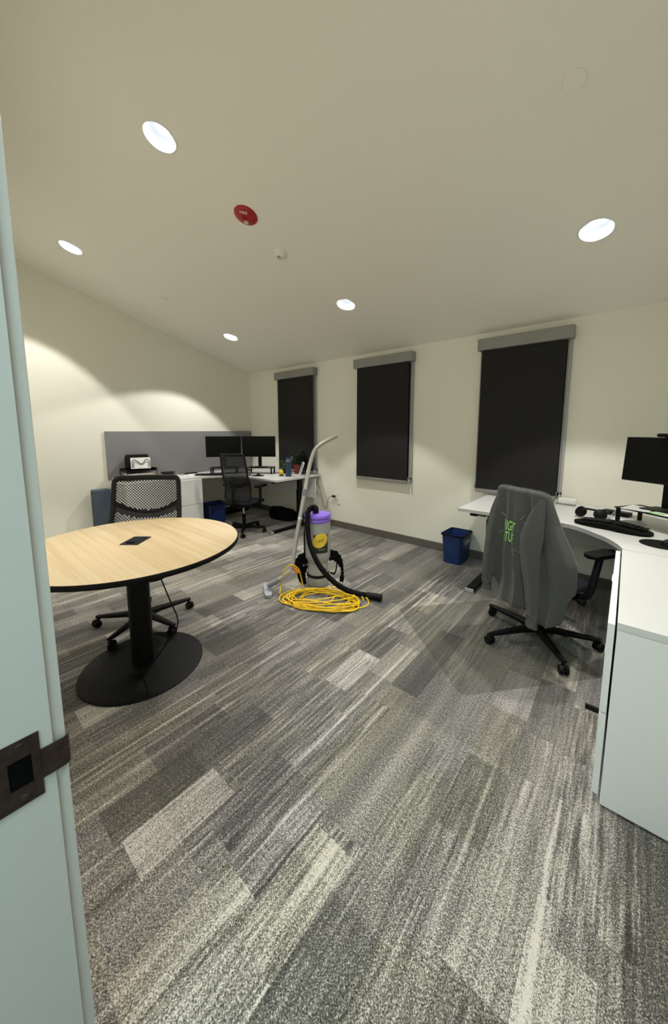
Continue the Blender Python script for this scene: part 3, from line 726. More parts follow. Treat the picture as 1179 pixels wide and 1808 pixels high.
# ------------------------------------------------------------------ the draped top (same frame as the right chair)
jk = thing('hoodie', 'grey long sleeved hoodie with green lettering draped over the right chair', 'clothing', (-0.40, 2.675, 0), math.radians(58))
def lerp(tab, t):
    for (a, x), (c, y) in zip(tab, tab[1:]):
        if t <= c: return x + (y - x) * (t - a) / (c - a)
    return tab[-1][1]
def hem_z(th):
    # th 0 = right image side (-Y) ... measured round: back side is cos<0 (x negative)
    y = -math.sin(th)
    bk = -math.cos(th)         # 1 at the back
    back = lerp([(-1.01, 0.40), (-0.9, 0.34), (-0.55, 0.285), (-0.15, 0.325), (0.25, 0.335), (0.5, 0.345), (0.8, 0.50), (1.01, 0.44)], -y)
    return back * max(0, min(1, (bk + 0.25) / 0.6)) + 0.58 * (1 - max(0, min(1, (bk + 0.25) / 0.6)))
def jk_pt(th, v):
    # th angle round the backrest, v 0 top ridge .. 1 hem
    zt = 1.098; hz = hem_z(th)
    z = zt - (zt - hz) * v
    c, s_ = math.cos(th), math.sin(th)
    vv = (zt - z) / 0.78
    hw = lerp([(0, 0.196), (0.04, 0.206), (0.24, 0.232), (0.52, 0.282), (0.93, 0.306), (1.01, 0.306)], vv)
    yc = lerp([(0, -0.035), (0.24, -0.052), (0.52, -0.082), (1.01, -0.078)], vv)
    dep = lerp([(0, 0.010), (0.02, 0.026), (0.2, 0.045), (0.5, 0.075), (1.01, 0.090)], vv)
    vb = max(0, min(1, (z - shR['z0']) / (shR['z1'] - shR['z0'])))
    xb = shR['x'] - 0.07 * vb ** 1.2 * (shR['z1'] - shR['z0']) / 0.55 + 0.018
    ex = 0.45
    x = math.copysign(abs(c) ** ex, c) * dep; y = math.copysign(abs(s_) ** 0.6, s_) * hw
    # hanging folds, deeper towards the hem
    uu = y / hw
    f = 0.0
    for fr, ph, am in ((8.0, 0.6, 0.9), (14.5, 2.1, 0.75), (4.0, 1.1, 0.6), (23.0, 0.3, 0.35)):
        f += am * math.sin(fr * uu + ph + 0.7 * math.sin(3 * vv + fr))
    amp = 0.003 + 0.022 * min(1, vv * 1.4)
    if c < 0: x -= amp * f * abs(c) ** 0.5 + 0.030 * vv
    else: x += 0.3 * amp * f
    y += 0.012 * math.sin(9 * vv + 3 * c) * vv
    zz = z - 0.014 * abs(uu) ** 10 * (1 - min(1, vv * 2))
    wob = 0.004 * noise.noise(Vector((uu * 4, vv * 6, c)))
    return Vector((xb + x + wob, yc + y, zz))
b = MB(); NT = 120
b.grid(lambda u, v: jk_pt(u * 2 * PI, v ** 1.15), NT, 60, wrap=True)
top = [v for v in b.bm.verts if v.co.z > 1.06]
# close the ridge at the top
b.bm.verts.ensure_lookup_table(); ring = [b.bm.verts[i] for i in range(NT)]
cz = sum((v.co for v in ring), Vector()) / NT
for i in range(1, NT // 2):
    pass
b.bm.faces.new(ring)
b.build('body', M['jacket'], jk, ang=75, solid=0.004)
# top seam piping that catches the light
b = MB(); b.tube([jk_pt(PI + a, 0.0) + Vector((0.006, 0, 0.003)) for a in [(-1.35 + 2.7 * k / 30) for k in range(31)]], 0.004, 8); b.build('neck_seam', M['rib'], jk)
def sleeve(path, rads, flat, folds, ph):
    P = smoothpath(path, 8); n = len(P); b = MB(); rings = []; seg = 28
    for i, p in enumerate(P):
        t = i / (n - 1); r = lerp([(k / (len(rads) - 1), x) for k, x in enumerate(rads)], t)
        row = []
        for k in range(seg):
            a = 2 * PI * k / seg; rr = r * (1 + folds * math.sin(3 * a + ph + 4 * t) * 0.5 + folds * math.sin(5 * a + 2.3 * ph - 3 * t) * 0.4)
            row.append(b.bm.verts.new(p + Vector((math.cos(a) * rr * flat, math.sin(a) * rr, 0.006 * math.sin(k) * 0))))
        rings.append(row)
    for a_, c_ in zip(rings, rings[1:]):
        for k in range(seg): b.bm.faces.new((a_[k], a_[(k + 1) % seg], c_[(k + 1) % seg], c_[k]))
    b.bm.faces.new(rings[0][::-1]); b.bm.faces.new(rings[-1])
    return b
sl = sleeve([(-0.262, -0.205, 1.06), (-0.290, -0.195, 0.93), (-0.300, -0.185, 0.73), (-0.300, -0.210, 0.52), (-0.295, -0.222, 0.33)], [0.020, 0.052, 0.078, 0.066, 0.052, 0.042], 0.36, 0.20, 0.4).build('sleeve', M['jacket'], jk, ang=75)
sleeve([(-0.296, -0.222, 0.345), (-0.296, -0.220, 0.30), (-0.296, -0.218, 0.262)], [0.044, 0.038, 0.040], 0.6, 0.08, 0.4).build('cuff', M['rib'], sl, ang=75)
sl = sleeve([(-0.250, 0.135, 1.05), (-0.268, 0.160, 0.90), (-0.272, 0.185, 0.70), (-0.270, 0.205, 0.50), (-0.265, 0.212, 0.38)], [0.018, 0.036, 0.048, 0.050, 0.046, 0.038], 0.45, 0.22, 1.9).build('sleeve', M['jacket'], jk, ang=75)
sleeve([(-0.265, 0.212, 0.39), (-0.263, 0.212, 0.35), (-0.262, 0.212, 0.315)], [0.042, 0.036, 0.037], 0.7, 0.08, 1.9).build('cuff', M['rib'], sl, ang=75)
# green print wrapped onto the cloth
def back_surface(y, z):
    best = None; th0, th1 = PI * 0.5, PI * 1.5
    lo_, hi_ = 0.55 * PI, 1.45 * PI
    # solve for the angle whose y matches at this height
    def at(th):
        hz = hem_z(th); v = (1.098 - z) / (1.098 - hz); return jk_pt(th, max(0, min(1, v)))
    for _ in range(30):
        mid = (lo_ + hi_) / 2
        if at(mid).y > y: lo_ = mid
        else: hi_ = mid
    return at((lo_ + hi_) / 2)
lb = MB()
for body, zc2 in (('BRIGHT', 0.846), ('FUTURE', 0.772)):
    tb = text_mesh(body, 0.078, 0.0, bold=0.0012)
    xs = [v.co.x for v in tb.verts]; wdt = max(xs) - min(xs); hs = [v.co.y for v in tb.verts]; hc = (max(hs) + min(hs)) / 2; hh = max(hs) - min(hs)
    for _ in range(3):
        bmesh.ops.subdivide_edges(tb, edges=[e for e in tb.edges if e.calc_length() > 0.007], cuts=1)
        bmesh.ops.triangulate(tb, faces=tb.faces[:])
    for v in tb.verts:
        y_ = 0.005 - (v.co.x - (max(xs) + min(xs)) / 2) / wdt * 0.112
        z_ = zc2 + (v.co.y - hc) / hh * 0.066
        p = back_surface(y_, z_); v.co = p + Vector((-0.0085, 0, 0))
    me = bpy.data.meshes.new('x'); tb.to_mesh(me); tb.free(); lb.bm.from_mesh(me); bpy.data.meshes.remove(me)
lb.build('lettering', M['green'], jk, smooth=False, recalc=False)['label'] = 'green printed lettering'
b = MB()
for (ya, za), (yb_, zb) in (((-0.075, 0.905), (-0.095, 0.935)), ((-0.09, 0.885), (-0.115, 0.895)), ((-0.08, 0.808), (-0.135, 0.812)), ((-0.085, 0.775), (-0.12, 0.772)), ((-0.065, 0.715), (-0.13, 0.665)), ((-0.045, 0.715), (-0.063, 0.670)), ((0.085, 0.79), (0.11, 0.77)), ((0.065, 0.90), (0.095, 0.915))):
    pp = []
    for k in range(7):
        t = k / 6; pp.append(back_surface(ya + (yb_ - ya) * t, za + (zb - za) * t) + Vector((-0.0045, 0, 0)))
    b = MB(); b.tube(pp, 0.0012, 5); b.build('print_ray', M['green' if ya > 0.05 else 'rays'], jk)

# ================================================================== CHAIR MAT
b = MB(); pts = []
cor = [(-1.36, 2.41), (-0.605, 1.79), (0.0, 2.49), (-0.755, 3.11)]
def fillet(cs_, r, n=5):
    out = []
    for i in range(len(cs_)):
        p = Vector(cs_[i]); a = (Vector(cs_[i - 1]) - p).normalized(); c = (Vector(cs_[(i + 1) % len(cs_)]) - p).normalized()
        for k in range(n + 1):
            t = k / n; q_ = (p + a * r) * (1 - t) ** 2 + p * 2 * t * (1 - t) + (p + c * r) * t ** 2; out.append((q_.x, q_.y))
    return out
b.prism(fillet(cor, 0.05), 0.0008, 0.0032, 0.0006)
tag(b.build('chair_mat', M['vinyl']), 'clear vinyl chair mat lying on the carpet under the hoodie draped chair', 'chair mat')

# ================================================================== WASTE BINS
def make_bin(label, x, y, sticker, z=0.0):
    t_ = thing('waste_bin', label, 'waste bin', (x, y, z), group='blue waste bins')
    b = MB(); bm = b.bm
    rings = []
    for wx, wy, zz in ((0.20, 0.27, 0.0), (0.215, 0.29, 0.17), (0.235, 0.315, 0.325), (0.228, 0.308, 0.325), (0.208, 0.282, 0.17), (0.192, 0.262, 0.006)):
        rings.append([bm.verts.new((px_, py_, zz)) for px_, py_ in rrect(wx, wy, 0.035, 5)])
    n = len(rings[0])
    for p, q_ in zip(rings, rings[1:]):
        for i in range(n): bm.faces.new((p[i], p[(i + 1) % n], q_[(i + 1) % n], q_[i]))
    bm.faces.new(rings[0][::-1]); bm.faces.new(rings[-1]); b.build('bin_body', M['blue'], t_)
    b = MB(); bm = b.bm; rings = []
    for wx, wy, zz in ((0.240, 0.320, 0.315), (0.258, 0.338, 0.317), (0.258, 0.338, 0.330), (0.232, 0.312, 0.332), (0.228, 0.308, 0.318)):
        rings.append([bm.verts.new((px_, py_, zz)) for px_, py_ in rrect(wx, wy, 0.04, 5)])
    for p, q_ in zip(rings, rings[1:] + rings[:1]):
        for i in range(n): bm.faces.new((p[i], p[(i + 1) % n], q_[(i + 1) % n], q_[i]))
    b.build('rim', M['blackmatte'], t_)
    if sticker:
        b = MB(); b.box((0.1135, 0.02, 0.235), (0.0015, 0.14, 0.05), 0, rot=R3(rz=0, ry=0.10)); st_ = b.build('sticker', M['label'], t_, smooth=False)
        b = MB()
        for k in range(5): b.box((0.1148, -0.025 + k * 0.022, 0.236), (0.001, 0.012, 0.018), 0, rot=R3(ry=0.10))
        b.build('print', M['inkgrey'], st_, smooth=False)
    return t_
make_bin('blue waste bin with a white sticker, on the floor beside the right desk leg', -1.405, 3.775, True)
make_bin('blue waste bin in shadow under the left corner desk', -4.98, 2.88, False)

# ================================================================== BAG UNDER DESK
bg = thing('duffel_bag', 'black soft bag slumped on the floor under the left corner desk', 'bag', (-4.30, 3.72, 0), math.radians(10))
def bagf(u, v):
    a = u * 2 * PI; k = math.sin(v * PI) ** 0.5 if 0 < v < 1 else 0
    x = 0.27 * math.copysign(abs(math.cos(a)) ** 0.7, math.cos(a)) * k; y = 0.13 * math.copysign(abs(math.sin(a)) ** 0.7, math.sin(a)) * k
    z = 0.095 - 0.095 * math.copysign(abs(math.cos(v * PI)) ** 0.6, math.cos(v * PI))
    z = z * (0.95 + 0.2 * noise.noise(Vector((x * 7, y * 9, 0.4))) - 0.25 * (x / 0.27) * 0.5)
    w_ = 1 + 0.10 * noise.noise(Vector((x * 8, y * 8, z * 12)))
    return Vector((x * w_, y * w_, max(0.001, z)))
b = MB(); b.grid(bagf, 48, 22, wrap=True); bmesh.ops.remove_doubles(b.bm, verts=b.bm.verts[:], dist=0.0005); b.build('bag_body', M['blackfab'], bg, ang=80)
b = MB(); b.tube(smoothpath([(-0.12, -0.11, 0.13), (-0.10, -0.14, 0.19), (0.02, -0.13, 0.21), (0.10, -0.13, 0.17), (0.12, -0.115, 0.12)], 6), 0.008, 8); b.build('handle', M['blackfab'], bg)

# ================================================================== SLATE CASE
sc_ = thing('tower_case', 'slate blue upright slim case with a perforated edge against the left wall', 'storage case', (-5.345, 1.455, 0))
b = MB(); b.box((0, 0, 0.345), (0.13, 0.20, 0.69), 0.012); b.build('case_body', M['slate'], sc_)
b = MB()
for k in range(26):
    for j in range(3): b.box((-0.035 + j * 0.026 + (0.015 if k % 2 else 0), -0.1005, 0.08 + k * 0.020), (0.012, 0.002, 0.007), 0, rot=R3(ry=0.5))
b.build('vent_slots', M['slatedark'], sc_, smooth=False)
b = MB(); b.box((-0.01, -0.1005, 0.645), (0.05, 0.003, 0.04), 0.004); b.build('hand_hole', M['slatedark'], sc_)

# ================================================================== VACUUM
vx, vy = -2.185, 2.315
va = thing('backpack_vacuum', 'grey backpack vacuum with a purple lid and round yellow and black label', 'vacuum cleaner', (vx, vy, 0)); va.scale = (1, 1, 1.06)
b = MB(); b.lathe([(0, 0.0), (0.088, 0.0), (0.100, 0.010), (0.106, 0.030), (0.106, 0.085), (0.100, 0.100)], 40); b.build('base', M['vac'], va)
b = MB(); b.lathe([(0.099, 0.088), (0.108, 0.094), (0.108, 0.112), (0.099, 0.118)], 40); b.build('band', M['black'], va)
b = MB(); b.lathe([(0.100, 0.112), (0.098, 0.150), (0.094, 0.215), (0.100, 0.232), (0.116, 0.262), (0.118, 0.30), (0.118, 0.60), (0.114, 0.606)], 48); b.build('canister', M['vac'], va, ang=50)
b = MB(); b.lathe([(0.119, 0.590), (0.123, 0.594), (0.123, 0.612), (0.119, 0.616), (0.119, 0.624), (0.125, 0.630), (0.125, 0.646), (0.116, 0.658), (0.05, 0.668), (0, 0.669)], 48); b.build('lid', M['purple'], va)
# latches
for lp in ((-0.095, -0.045, 0.155), (0.098, -0.02, 0.16)): b = MB(); b.box(lp, (0.02, 0.03, 0.03), 0.004); b.build('latch', M['black'], va)
# the label: curved decal facing the doorway, slightly to the right
A0 = math.atan2(-vy, -vx)           # direction from the vacuum to the doorway
def dec(a, z, r=0.1188): return Vector((r * math.cos(A0 + a), r * math.sin(A0 + a), z))
b = MB(); b.grid(lambda u, v: dec(-0.35 + 1.22 * u, 0.325 + 0.165 * v), 18, 4); lab = b.build('label', M['ink'], va, recalc=False)
def ell(ca, cz, ra, rz_, tilt, r, k0=0.0):
    def f(u, v):
        t = u * 2 * PI; k = k0 + (1 - k0) * v; x = ra * math.cos(t) * k; z = rz_ * math.sin(t) * k
        X_ = x * math.cos(tilt) - z * math.sin(tilt); Z_ = x * math.sin(tilt) + z * math.cos(tilt)
        return dec(ca + X_ / 0.119, cz + Z_, r)
    return f
b = MB(); b.grid(ell(0.20, 0.440, 0.078, 0.060, 0.5, 0.1194), 40, 5, wrap=True); b.build('emblem', M['logoyel'], lab, recalc=False)
b = MB(); b.grid(ell(0.22, 0.442, 0.068, 0.050, 0.5, 0.1199, 0.84), 40, 3, wrap=True); b.build('emblem_ring', M['logoyel2'], lab, recalc=False)
b = MB()
for k in range(4): b.grid(lambda u, v, k=k: dec(-0.02 + k * 0.12 + 0.07 * u, 0.425 + k * 0.003 + (0.022 if k % 2 else 0.016) * v, 0.1202), 3, 3)
b.build('emblem_lettering', M['logogrey'], lab, recalc=False)
b = MB(); b.grid(lambda u, v: dec(0.05 + 0.55 * u, 0.357 + 0.005 * v, 0.1198), 6, 2); b.build('small_print', M['inkgrey'], lab, recalc=False)
# harness and hip belt
hx = Vector((-math.sin(A0), math.cos(A0), 0))        # screen right as seen from the door
fw = Vector((math.cos(A0), math.sin(A0), 0))         # towards the door
def hp(r, f, z): return hx * r + fw * f + Vector((0, 0, z))
b = MB()
b.tube([hp(-0.112, -0.02, 0.58), hp(-0.125, -0.02, 0.45), hp(-0.125, -0.02, 0.28), hp(-0.118, -0.01, 0.12)], 0.010, 8)
b.tube([hp(-0.11, -0.05, 0.66), hp(-0.125, -0.07, 0.60)], 0.012, 8)
b.build('back_frame', M['black'], va)
def pad(path, wds, name='harness_strap'):
    P = smoothpath(path, 6); n = len(P); b = MB(); prev = None; th = 0.012
    rows = []
    for i, p in enumerate(P):
        t = (P[min(n - 1, i + 1)] - P[max(0, i - 1)]).normalized(); sd = t.cross(fw).normalized()
        w_ = lerp([(k / (len(wds) - 1), x) for k, x in enumerate(wds)], i / (n - 1)) * (1 + 0.12 * math.sin(i * 1.9))
        rows.append([b.bm.verts.new(p + sd * w_ * sx + fw * th * sy) for sx, sy in ((-1, 0), (-0.8, 1), (0.8, 1), (1, 0), (0.8, -1), (-0.8, -1))])
    for a_, c_ in zip(rows, rows[1:]):
        for k in range(6): b.bm.faces.new((a_[k], a_[(k + 1) % 6], c_[(k + 1) % 6], c_[k]))
    b.bm.faces.new(rows[0][::-1]); b.bm.faces.new(rows[-1])
    b.build(name, M['blackfab'], va, ang=60)
pad([hp(0.10, -0.04, 0.245), hp(0.15, -0.04, 0.255), hp(0.20, -0.03, 0.215), hp(0.225, -0.02, 0.16)], [0.045, 0.050, 0.036, 0.020])
pad([hp(0.225, -0.02, 0.17), hp(0.235, -0.01, 0.11), hp(0.230, 0.0, 0.055), hp(0.225, 0.0, 0.02)], [0.018, 0.012, 0.022, 0.020])
pad([hp(0.12, -0.02, 0.10), hp(0.155, -0.01, 0.09), hp(0.175, 0.0, 0.14), hp(0.18, -0.01, 0.19)], [0.006, 0.006, 0.006, 0.006])
pad([hp(-0.09, -0.02, 0.235), hp(-0.14, -0.02, 0.235), hp(-0.19, -0.01, 0.19), hp(-0.20, 0.0, 0.13)], [0.05, 0.055, 0.045, 0.03])
pad([hp(-0.15, 0.0, 0.17), hp(-0.155, 0.01, 0.10), hp(-0.14, 0.02, 0.04), hp(-0.13, 0.02, 0.012)], [0.05, 0.035, 0.03, 0.02])
pad([hp(-0.19, 0.0, 0.15), hp(-0.185, 0.01, 0.08), hp(-0.165, 0.02, 0.03)], [0.010, 0.010, 0.010])
b = MB(); b.sph(hp(0.232, 0.0, 0.075), 0.02, (0.9, 0.6, 1.1)); b.build('buckle', M['black'], va)
b = MB(); b.cyl((-0.006 + 0.01, 0.0 - 0.03, 0.664), (0.004, -0.03, 0.690), 0.030, 0.026, seg=24)
b.tube(smoothpath([(0.004, -0.03, 0.680), (0.006, -0.032, 0.705), (0.012, -0.060, 0.722), (0.022, -0.095, 0.722)], 5), 0.027, 16); b.build('hose_elbow', M['black'], va)
# hose: corrugated
hpth = smoothpath([(0.020, -0.092, 0.724), (0.010, -0.120, 0.712), (0.014, -0.148, 0.660), (0.040, -0.172, 0.560), (0.085, -0.195, 0.445), (0.170, -0.195, 0.310), (0.250, -0.155, 0.200), (0.335, -0.085, 0.105), (0.42, -0.01, 0.050), (0.50, 0.035, 0.036), (0.545, 0.055, 0.034)], 26)
b = MB(); b.tube(hpth, [0.0215 + 0.0016 * (i % 2) for i in range(len(hpth))], 18); b.build('hose', M['blackmatte'], va, ang=60)
b = MB(); b.cyl((0.535, 0.052, 0.034), (0.66, 0.098, 0.034), 0.028, 0.030, seg=20); b.build('hose_cuff', M['black'], va)

# wand with floor tool: one thing
wd = thing('vacuum_wand', 'bent silver vacuum wand with a floor tool leaning beside the backpack vacuum', 'vacuum wand', (-2.40, 1.90, 0))
def wl(*p): return tuple(Vector(p) - Vector((-2.40, 1.90, 0)))
up_ = smoothpath([wl(-2.243, 2.205, 0.905), wl(-2.248, 2.262, 1.10), wl(-2.232, 2.300, 1.235), wl(-2.212, 2.325, 1.300), wl(-2.165, 2.372, 1.355), wl(-2.062, 2.455, 1.423)], 8)
b = MB(); b.tube(up_, 0.0185, 18); b.build('upper_tube', M['wand'], wd)
lw = [wl(-2.243, 2.205, 0.905), wl(-2.248, 2.155, 0.70), wl(-2.246, 2.09, 0.47), wl(-2.244, 2.035, 0.245), wl(-2.262, 2.005, 0.195), wl(-2.315, 1.962, 0.140), wl(-2.355, 1.930, 0.105)]
b = MB(); b.tube(smoothpath(lw, 6), 0.0195, 18); b.build('lower_tube', M['wand'], wd)
b = MB(); b.cyl(wl(-2.244, 2.198, 0.875), wl(-2.243, 2.212, 0.935), 0.0235, seg=24); b.build('collar', M['wandgrey'], wd)
b = MB(); b.cyl(wl(-2.247, 2.146, 0.665), wl(-2.247, 2.150, 0.680), 0.0215, seg=24); b.build('joint_ring', M['white'], wd)
b = MB(); b.tube([wl(-2.325, 1.955, 0.130), wl(-2.375, 1.915, 0.092), wl(-2.410, 1.895, 0.062)], [0.022, 0.026, 0.024], 16); b.build('tool_neck', M['wandgrey'], wd)
hd = MB(); hd.prism(rrect(0.27, 0.062, 0.026, 6), 0.002, 0.034, 0.010); hd.xf(Matrix.Translation((-0.025, -0.005, 0)) @ Matrix.Rotation(math.radians(146), 4, 'Z'))
hd.build('floor_tool', M['headgrey'], wd)

# yellow cord: one long cable, coiled
rnd = random.Random(11)
cc = Vector((-1.915, 2.095, 0)); mj = Vector((0.846, 0.533, 0)); mn = Vector((-0.533, 0.846, 0))
pts = []; turns = 12; N = turns * 26
off = [(rnd.uniform(-0.05, 0.05), rnd.uniform(-0.045, 0.035), rnd.uniform(0.78, 1.10), rnd.uniform(0.62, 1.22), rnd.uniform(0, 0.045), rnd.uniform(-0.45, 0.45)) for _ in range(turns + 2)]
for i in range(N):
    t = i / 26; k = int(t); f = t - k; f = f * f * (3 - 2 * f)
    o_ = [off[k][m_] * (1 - f) + off[k + 1][m_] * f for m_ in range(6)]
    a = 2 * PI * t
    e1 = 0.325 * o_[2] * math.cos(a); e2 = 0.175 * o_[3] * math.sin(a + o_[5])
    zz = 0.007 + o_[4] * (0.5 + 0.5 * math.sin(a * 1.7 + k)) + 0.006
    p = cc + mj * (e1 + o_[0]) + mn * (e2 + o_[1] * 0.9 + 0.018 * math.sin(3 * a + k * 2)); p.z = zz
    pts.append(p)
# a few lazy cross-overs in the middle
for q_ in ((0.20, 0.08, 0.03), (0.05, -0.02, 0.045), (-0.10, -0.05, 0.03), (-0.20, 0.02, 0.02), (-0.05, 0.10, 0.03), (0.10, 0.03, 0.05), (0.02, -0.09, 0.02), (-0.18, -0.10, 0.02), (-0.28, -0.06, 0.015)):
    p = cc + mj * q_[0] + mn * q_[1]; p.z = q_[2]; pts.append(p)
tail = [(-2.30, 1.935, 0.012), (-2.345, 1.985, 0.06), (-2.330, 1.985, 0.13), (-2.285, 1.965, 0.195), (-2.240, 2.005, 0.272), (-2.190, 2.060, 0.235), (-2.165, 2.075, 0.14), (-2.145, 2.08, 0.05), (-2.12, 2.07, 0.012)]
pts += [Vector(p) for p in smoothpath(tail, 5)]
b = MB(); b.tube(smoothpath(pts, 2), 0.0052, 8)
cord = tag(b.build('extension_cord', M['yellow'], ang=80), 'yellow extension cord coiled in a loose heap in front of the vacuum', 'extension cord')
b = MB(); b.cyl((-2.225, 2.035, 0.250), (-2.190, 2.060, 0.195), 0.014, 0.018, seg=14); b.build('plug', M['orange'], cord)

# ================================================================== THINGS ON THE LEFT DESK
def make_monitor(label, loc, rz, zb=0.0, webcam=False, tilt=0.0, w_=0.535, h_=0.325, lift=0.17):
    # local: screen faces -Y, origin at the bottom of its foot
    t_ = thing('monitor', label, 'monitor', loc, rz, 'black flat monitors')
    b = MB(); b.box((0, 0.0, lift + h_ / 2), (w_, 0.020, h_), 0.004, rot=R3(rx=tilt)); b.box((0, 0.018, lift + h_ / 2), (w_ * 0.55, 0.03, h_ * 0.6), 0.01, rot=R3(rx=tilt)); b.build('housing', M['black'], t_)
    b = MB(); b.box((0, -0.0105, lift + h_ / 2 + 0.003), (w_ - 0.014, 0.001, h_ - 0.022), 0, rot=R3(rx=tilt)); b.build('screen', M['screen'], t_, smooth=False)
    b = MB(); b.box((0, 0.052, (lift + 0.16) / 2 + 0.006), (0.055, 0.018, lift + 0.14), 0.004); b.build('stand_neck', M['black'], t_)
    b = MB(); b.box((0, 0.03, 0.005), (0.21, 0.17, 0.010), 0.003); b.build('stand_foot', M['black'], t_)
    return t_
def make_riser(label, loc, rz, w_=0.42, d_=0.24, h_=0.10, glass=False):
    t_ = thing('monitor_riser', label, 'monitor riser', loc, rz, 'black monitor risers')
    b = MB(); b.box((0, 0, h_ - 0.004), (w_, d_, 0.008), 0.002); b.build('shelf', M['black'], t_)
    for sx in (-1, 1):
        for sy in (-1, 1):
            b = MB(); b.box((sx * (w_ / 2 - 0.02), sy * (d_ / 2 - 0.02), (h_ - 0.008) / 2), (0.022, 0.022, h_ - 0.008), 0.002); b.build('leg', M['black'], t_)
    return t_
def make_drawer_tray(): pass
m1r = math.atan2(0.42, 0.34); m2r = math.atan2(0.30, 0.40)
make_riser('black monitor riser under the left of the two far monitors', (-4.93, 3.06, ZL), m1r)
make_riser('black monitor riser under the right of the two far monitors', (-4.50, 3.45, ZL), m2r)
make_monitor('left of the two black monitors on the far corner desk', (-4.87, 3.02, ZL + 0.10), m1r)
make_monitor('right of the two black monitors on the far corner desk', (-4.48, 3.40, ZL + 0.10), m2r)
# keyboard
def make_keyboard(label, loc, rz, ergo=False):
    t_ = thing('keyboard', label, 'keyboard', loc, rz)
    if not ergo:
        b = MB(); b.box((0, 0, 0.008), (0.42, 0.13, 0.014), 0.004); b.build('keyboard_body', M['black'], t_)
        b = MB()
        for r_ in range(5):
            for k in range(16): b.box((-0.195 + k * 0.026, -0.048 + r_ * 0.024, 0.0165), (0.021, 0.019, 0.005), 0)
        b.build('keys', M['blackmatte'], t_, smooth=False)
    else:
        out = [(v.x, v.y) for v in smoothpath([(-0.235, -0.02, 0), (-0.19, -0.085, 0), (-0.06, -0.10, 0), (0, -0.088, 0), (0.06, -0.10, 0), (0.19, -0.085, 0), (0.235, -0.02, 0), (0.20, 0.065, 0), (0.08, 0.10, 0), (0, 0.105, 0), (-0.08, 0.10, 0), (-0.20, 0.065, 0), (-0.235, -0.02, 0)], 3)][:-1]
        b = MB(); b.prism(out, 0.001, 0.020, 0.006)
        for v in b.bm.verts:
            if v.co.z > 0.012: v.co.z += 0.020 * max(0, 1 - (v.co.x / 0.20) ** 2)
        b.build('keyboard_body', M['blackmatte'], t_, ang=50)
        for s in (-1, 1):
            b = MB()
            for r_ in range(5):
                for k in range(7):
                    x = s * (0.025 + k * 0.026); y = -0.015 + r_ * 0.021 - 0.06 * abs(x) * 0.6
                    b.box((x, y, 0.028 + 0.016 * max(0, 1 - (x / 0.20) ** 2)), (0.021, 0.017, 0.006), 0.001, rot=R3(rz=-s * 0.18))
            b.build('keys', M['black'], t_)
    return t_
make_keyboard('black keyboard on the far corner desk in front of the left monitor', (-4.90, 2.78, ZL), m1r)
# mouse pad + mouse + small stand on the left desk
b = MB(); b.prism([(0.10 * math.cos(a_ * PI / 16), 0.085 * math.sin(a_ * PI / 16)) for a_ in range(32)], 0.0005, 0.004, 0.001)
tag(b.build('mouse_pad', M['blackmatte'], loc=(-4.28, 3.22, ZL)), 'black mouse pad on the far corner desk below the right monitor', 'mouse pad')
def make_mouse(label, loc, rz):
    t_ = thing('mouse', label, 'computer mouse', loc, rz)
    b = MB(); b.sph((0, 0, 0.0), 0.05, (0.62, 1.1, 0.75), 20)
    bmesh.ops.bisect_plane(b.bm, geom=b.bm.verts[:] + b.bm.edges[:] + b.bm.faces[:], plane_co=(0, 0, 0.001), plane_no=(0, 0, 1), clear_inner=True)
    b.build('mouse_body', M['black'], t_)
    b = MB(); b.cyl((-0.004, 0.028, 0.030), (0.004, 0.028, 0.030), 0.009, seg=14); b.build('scroll_wheel', M['inkgrey'], t_)
make_mouse('black computer mouse on the far desk pad', (-4.26, 3.21, ZL + 0.0045), m2r)
ps = thing('phone_stand', 'small black stand on the far corner desk beside the mouse pad', 'phone stand', (-4.40, 3.15, ZL), m2r)
b = MB(); b.box((0, 0, 0.004), (0.08, 0.08, 0.008), 0.002); b.build('base', M['black'], ps)
b = MB(); b.box((0, 0.02, 0.05), (0.014, 0.010, 0.085), 0.002); b.box((0, 0.0, 0.088), (0.07, 0.045, 0.006), 0.002, rot=R3(rx=0.5)); b.build('arm', M['black'], ps)

# water bottle
wb = thing('water_bottle', 'tall navy water bottle with a loop lid on the far desk', 'water bottle', (-3.87, 3.47, ZL))
b = MB(); b.lathe([(0, 0), (0.040, 0), (0.044, 0.005), (0.044, 0.205), (0.041, 0.222), (0.036, 0.228), (0, 0.228)], 32); b.build('bottle_body', M['navy'], wb)
b = MB(); b.lathe([(0.034, 0.226), (0.038, 0.228), (0.038, 0.240), (0.034, 0.242)], 28); b.build('neck_ring', M['bottlegrey'], wb)
b = MB(); b.lathe([(0.035, 0.240), (0.036, 0.268), (0.031, 0.276), (0, 0.278)], 28); b.build('lid', M['bottlecap'], wb)
b = MB(); b.tube(smoothpath([(0.030, 0.0, 0.250), (0.050, 0.0, 0.254), (0.058, 0.0, 0.276), (0.050, 0.0, 0.292), (0.040, 0, 0.296)], 5), 0.006, 8); b.build('carry_loop', M['bottlegrey'], wb, rot=(0, 0, math.radians(40)))

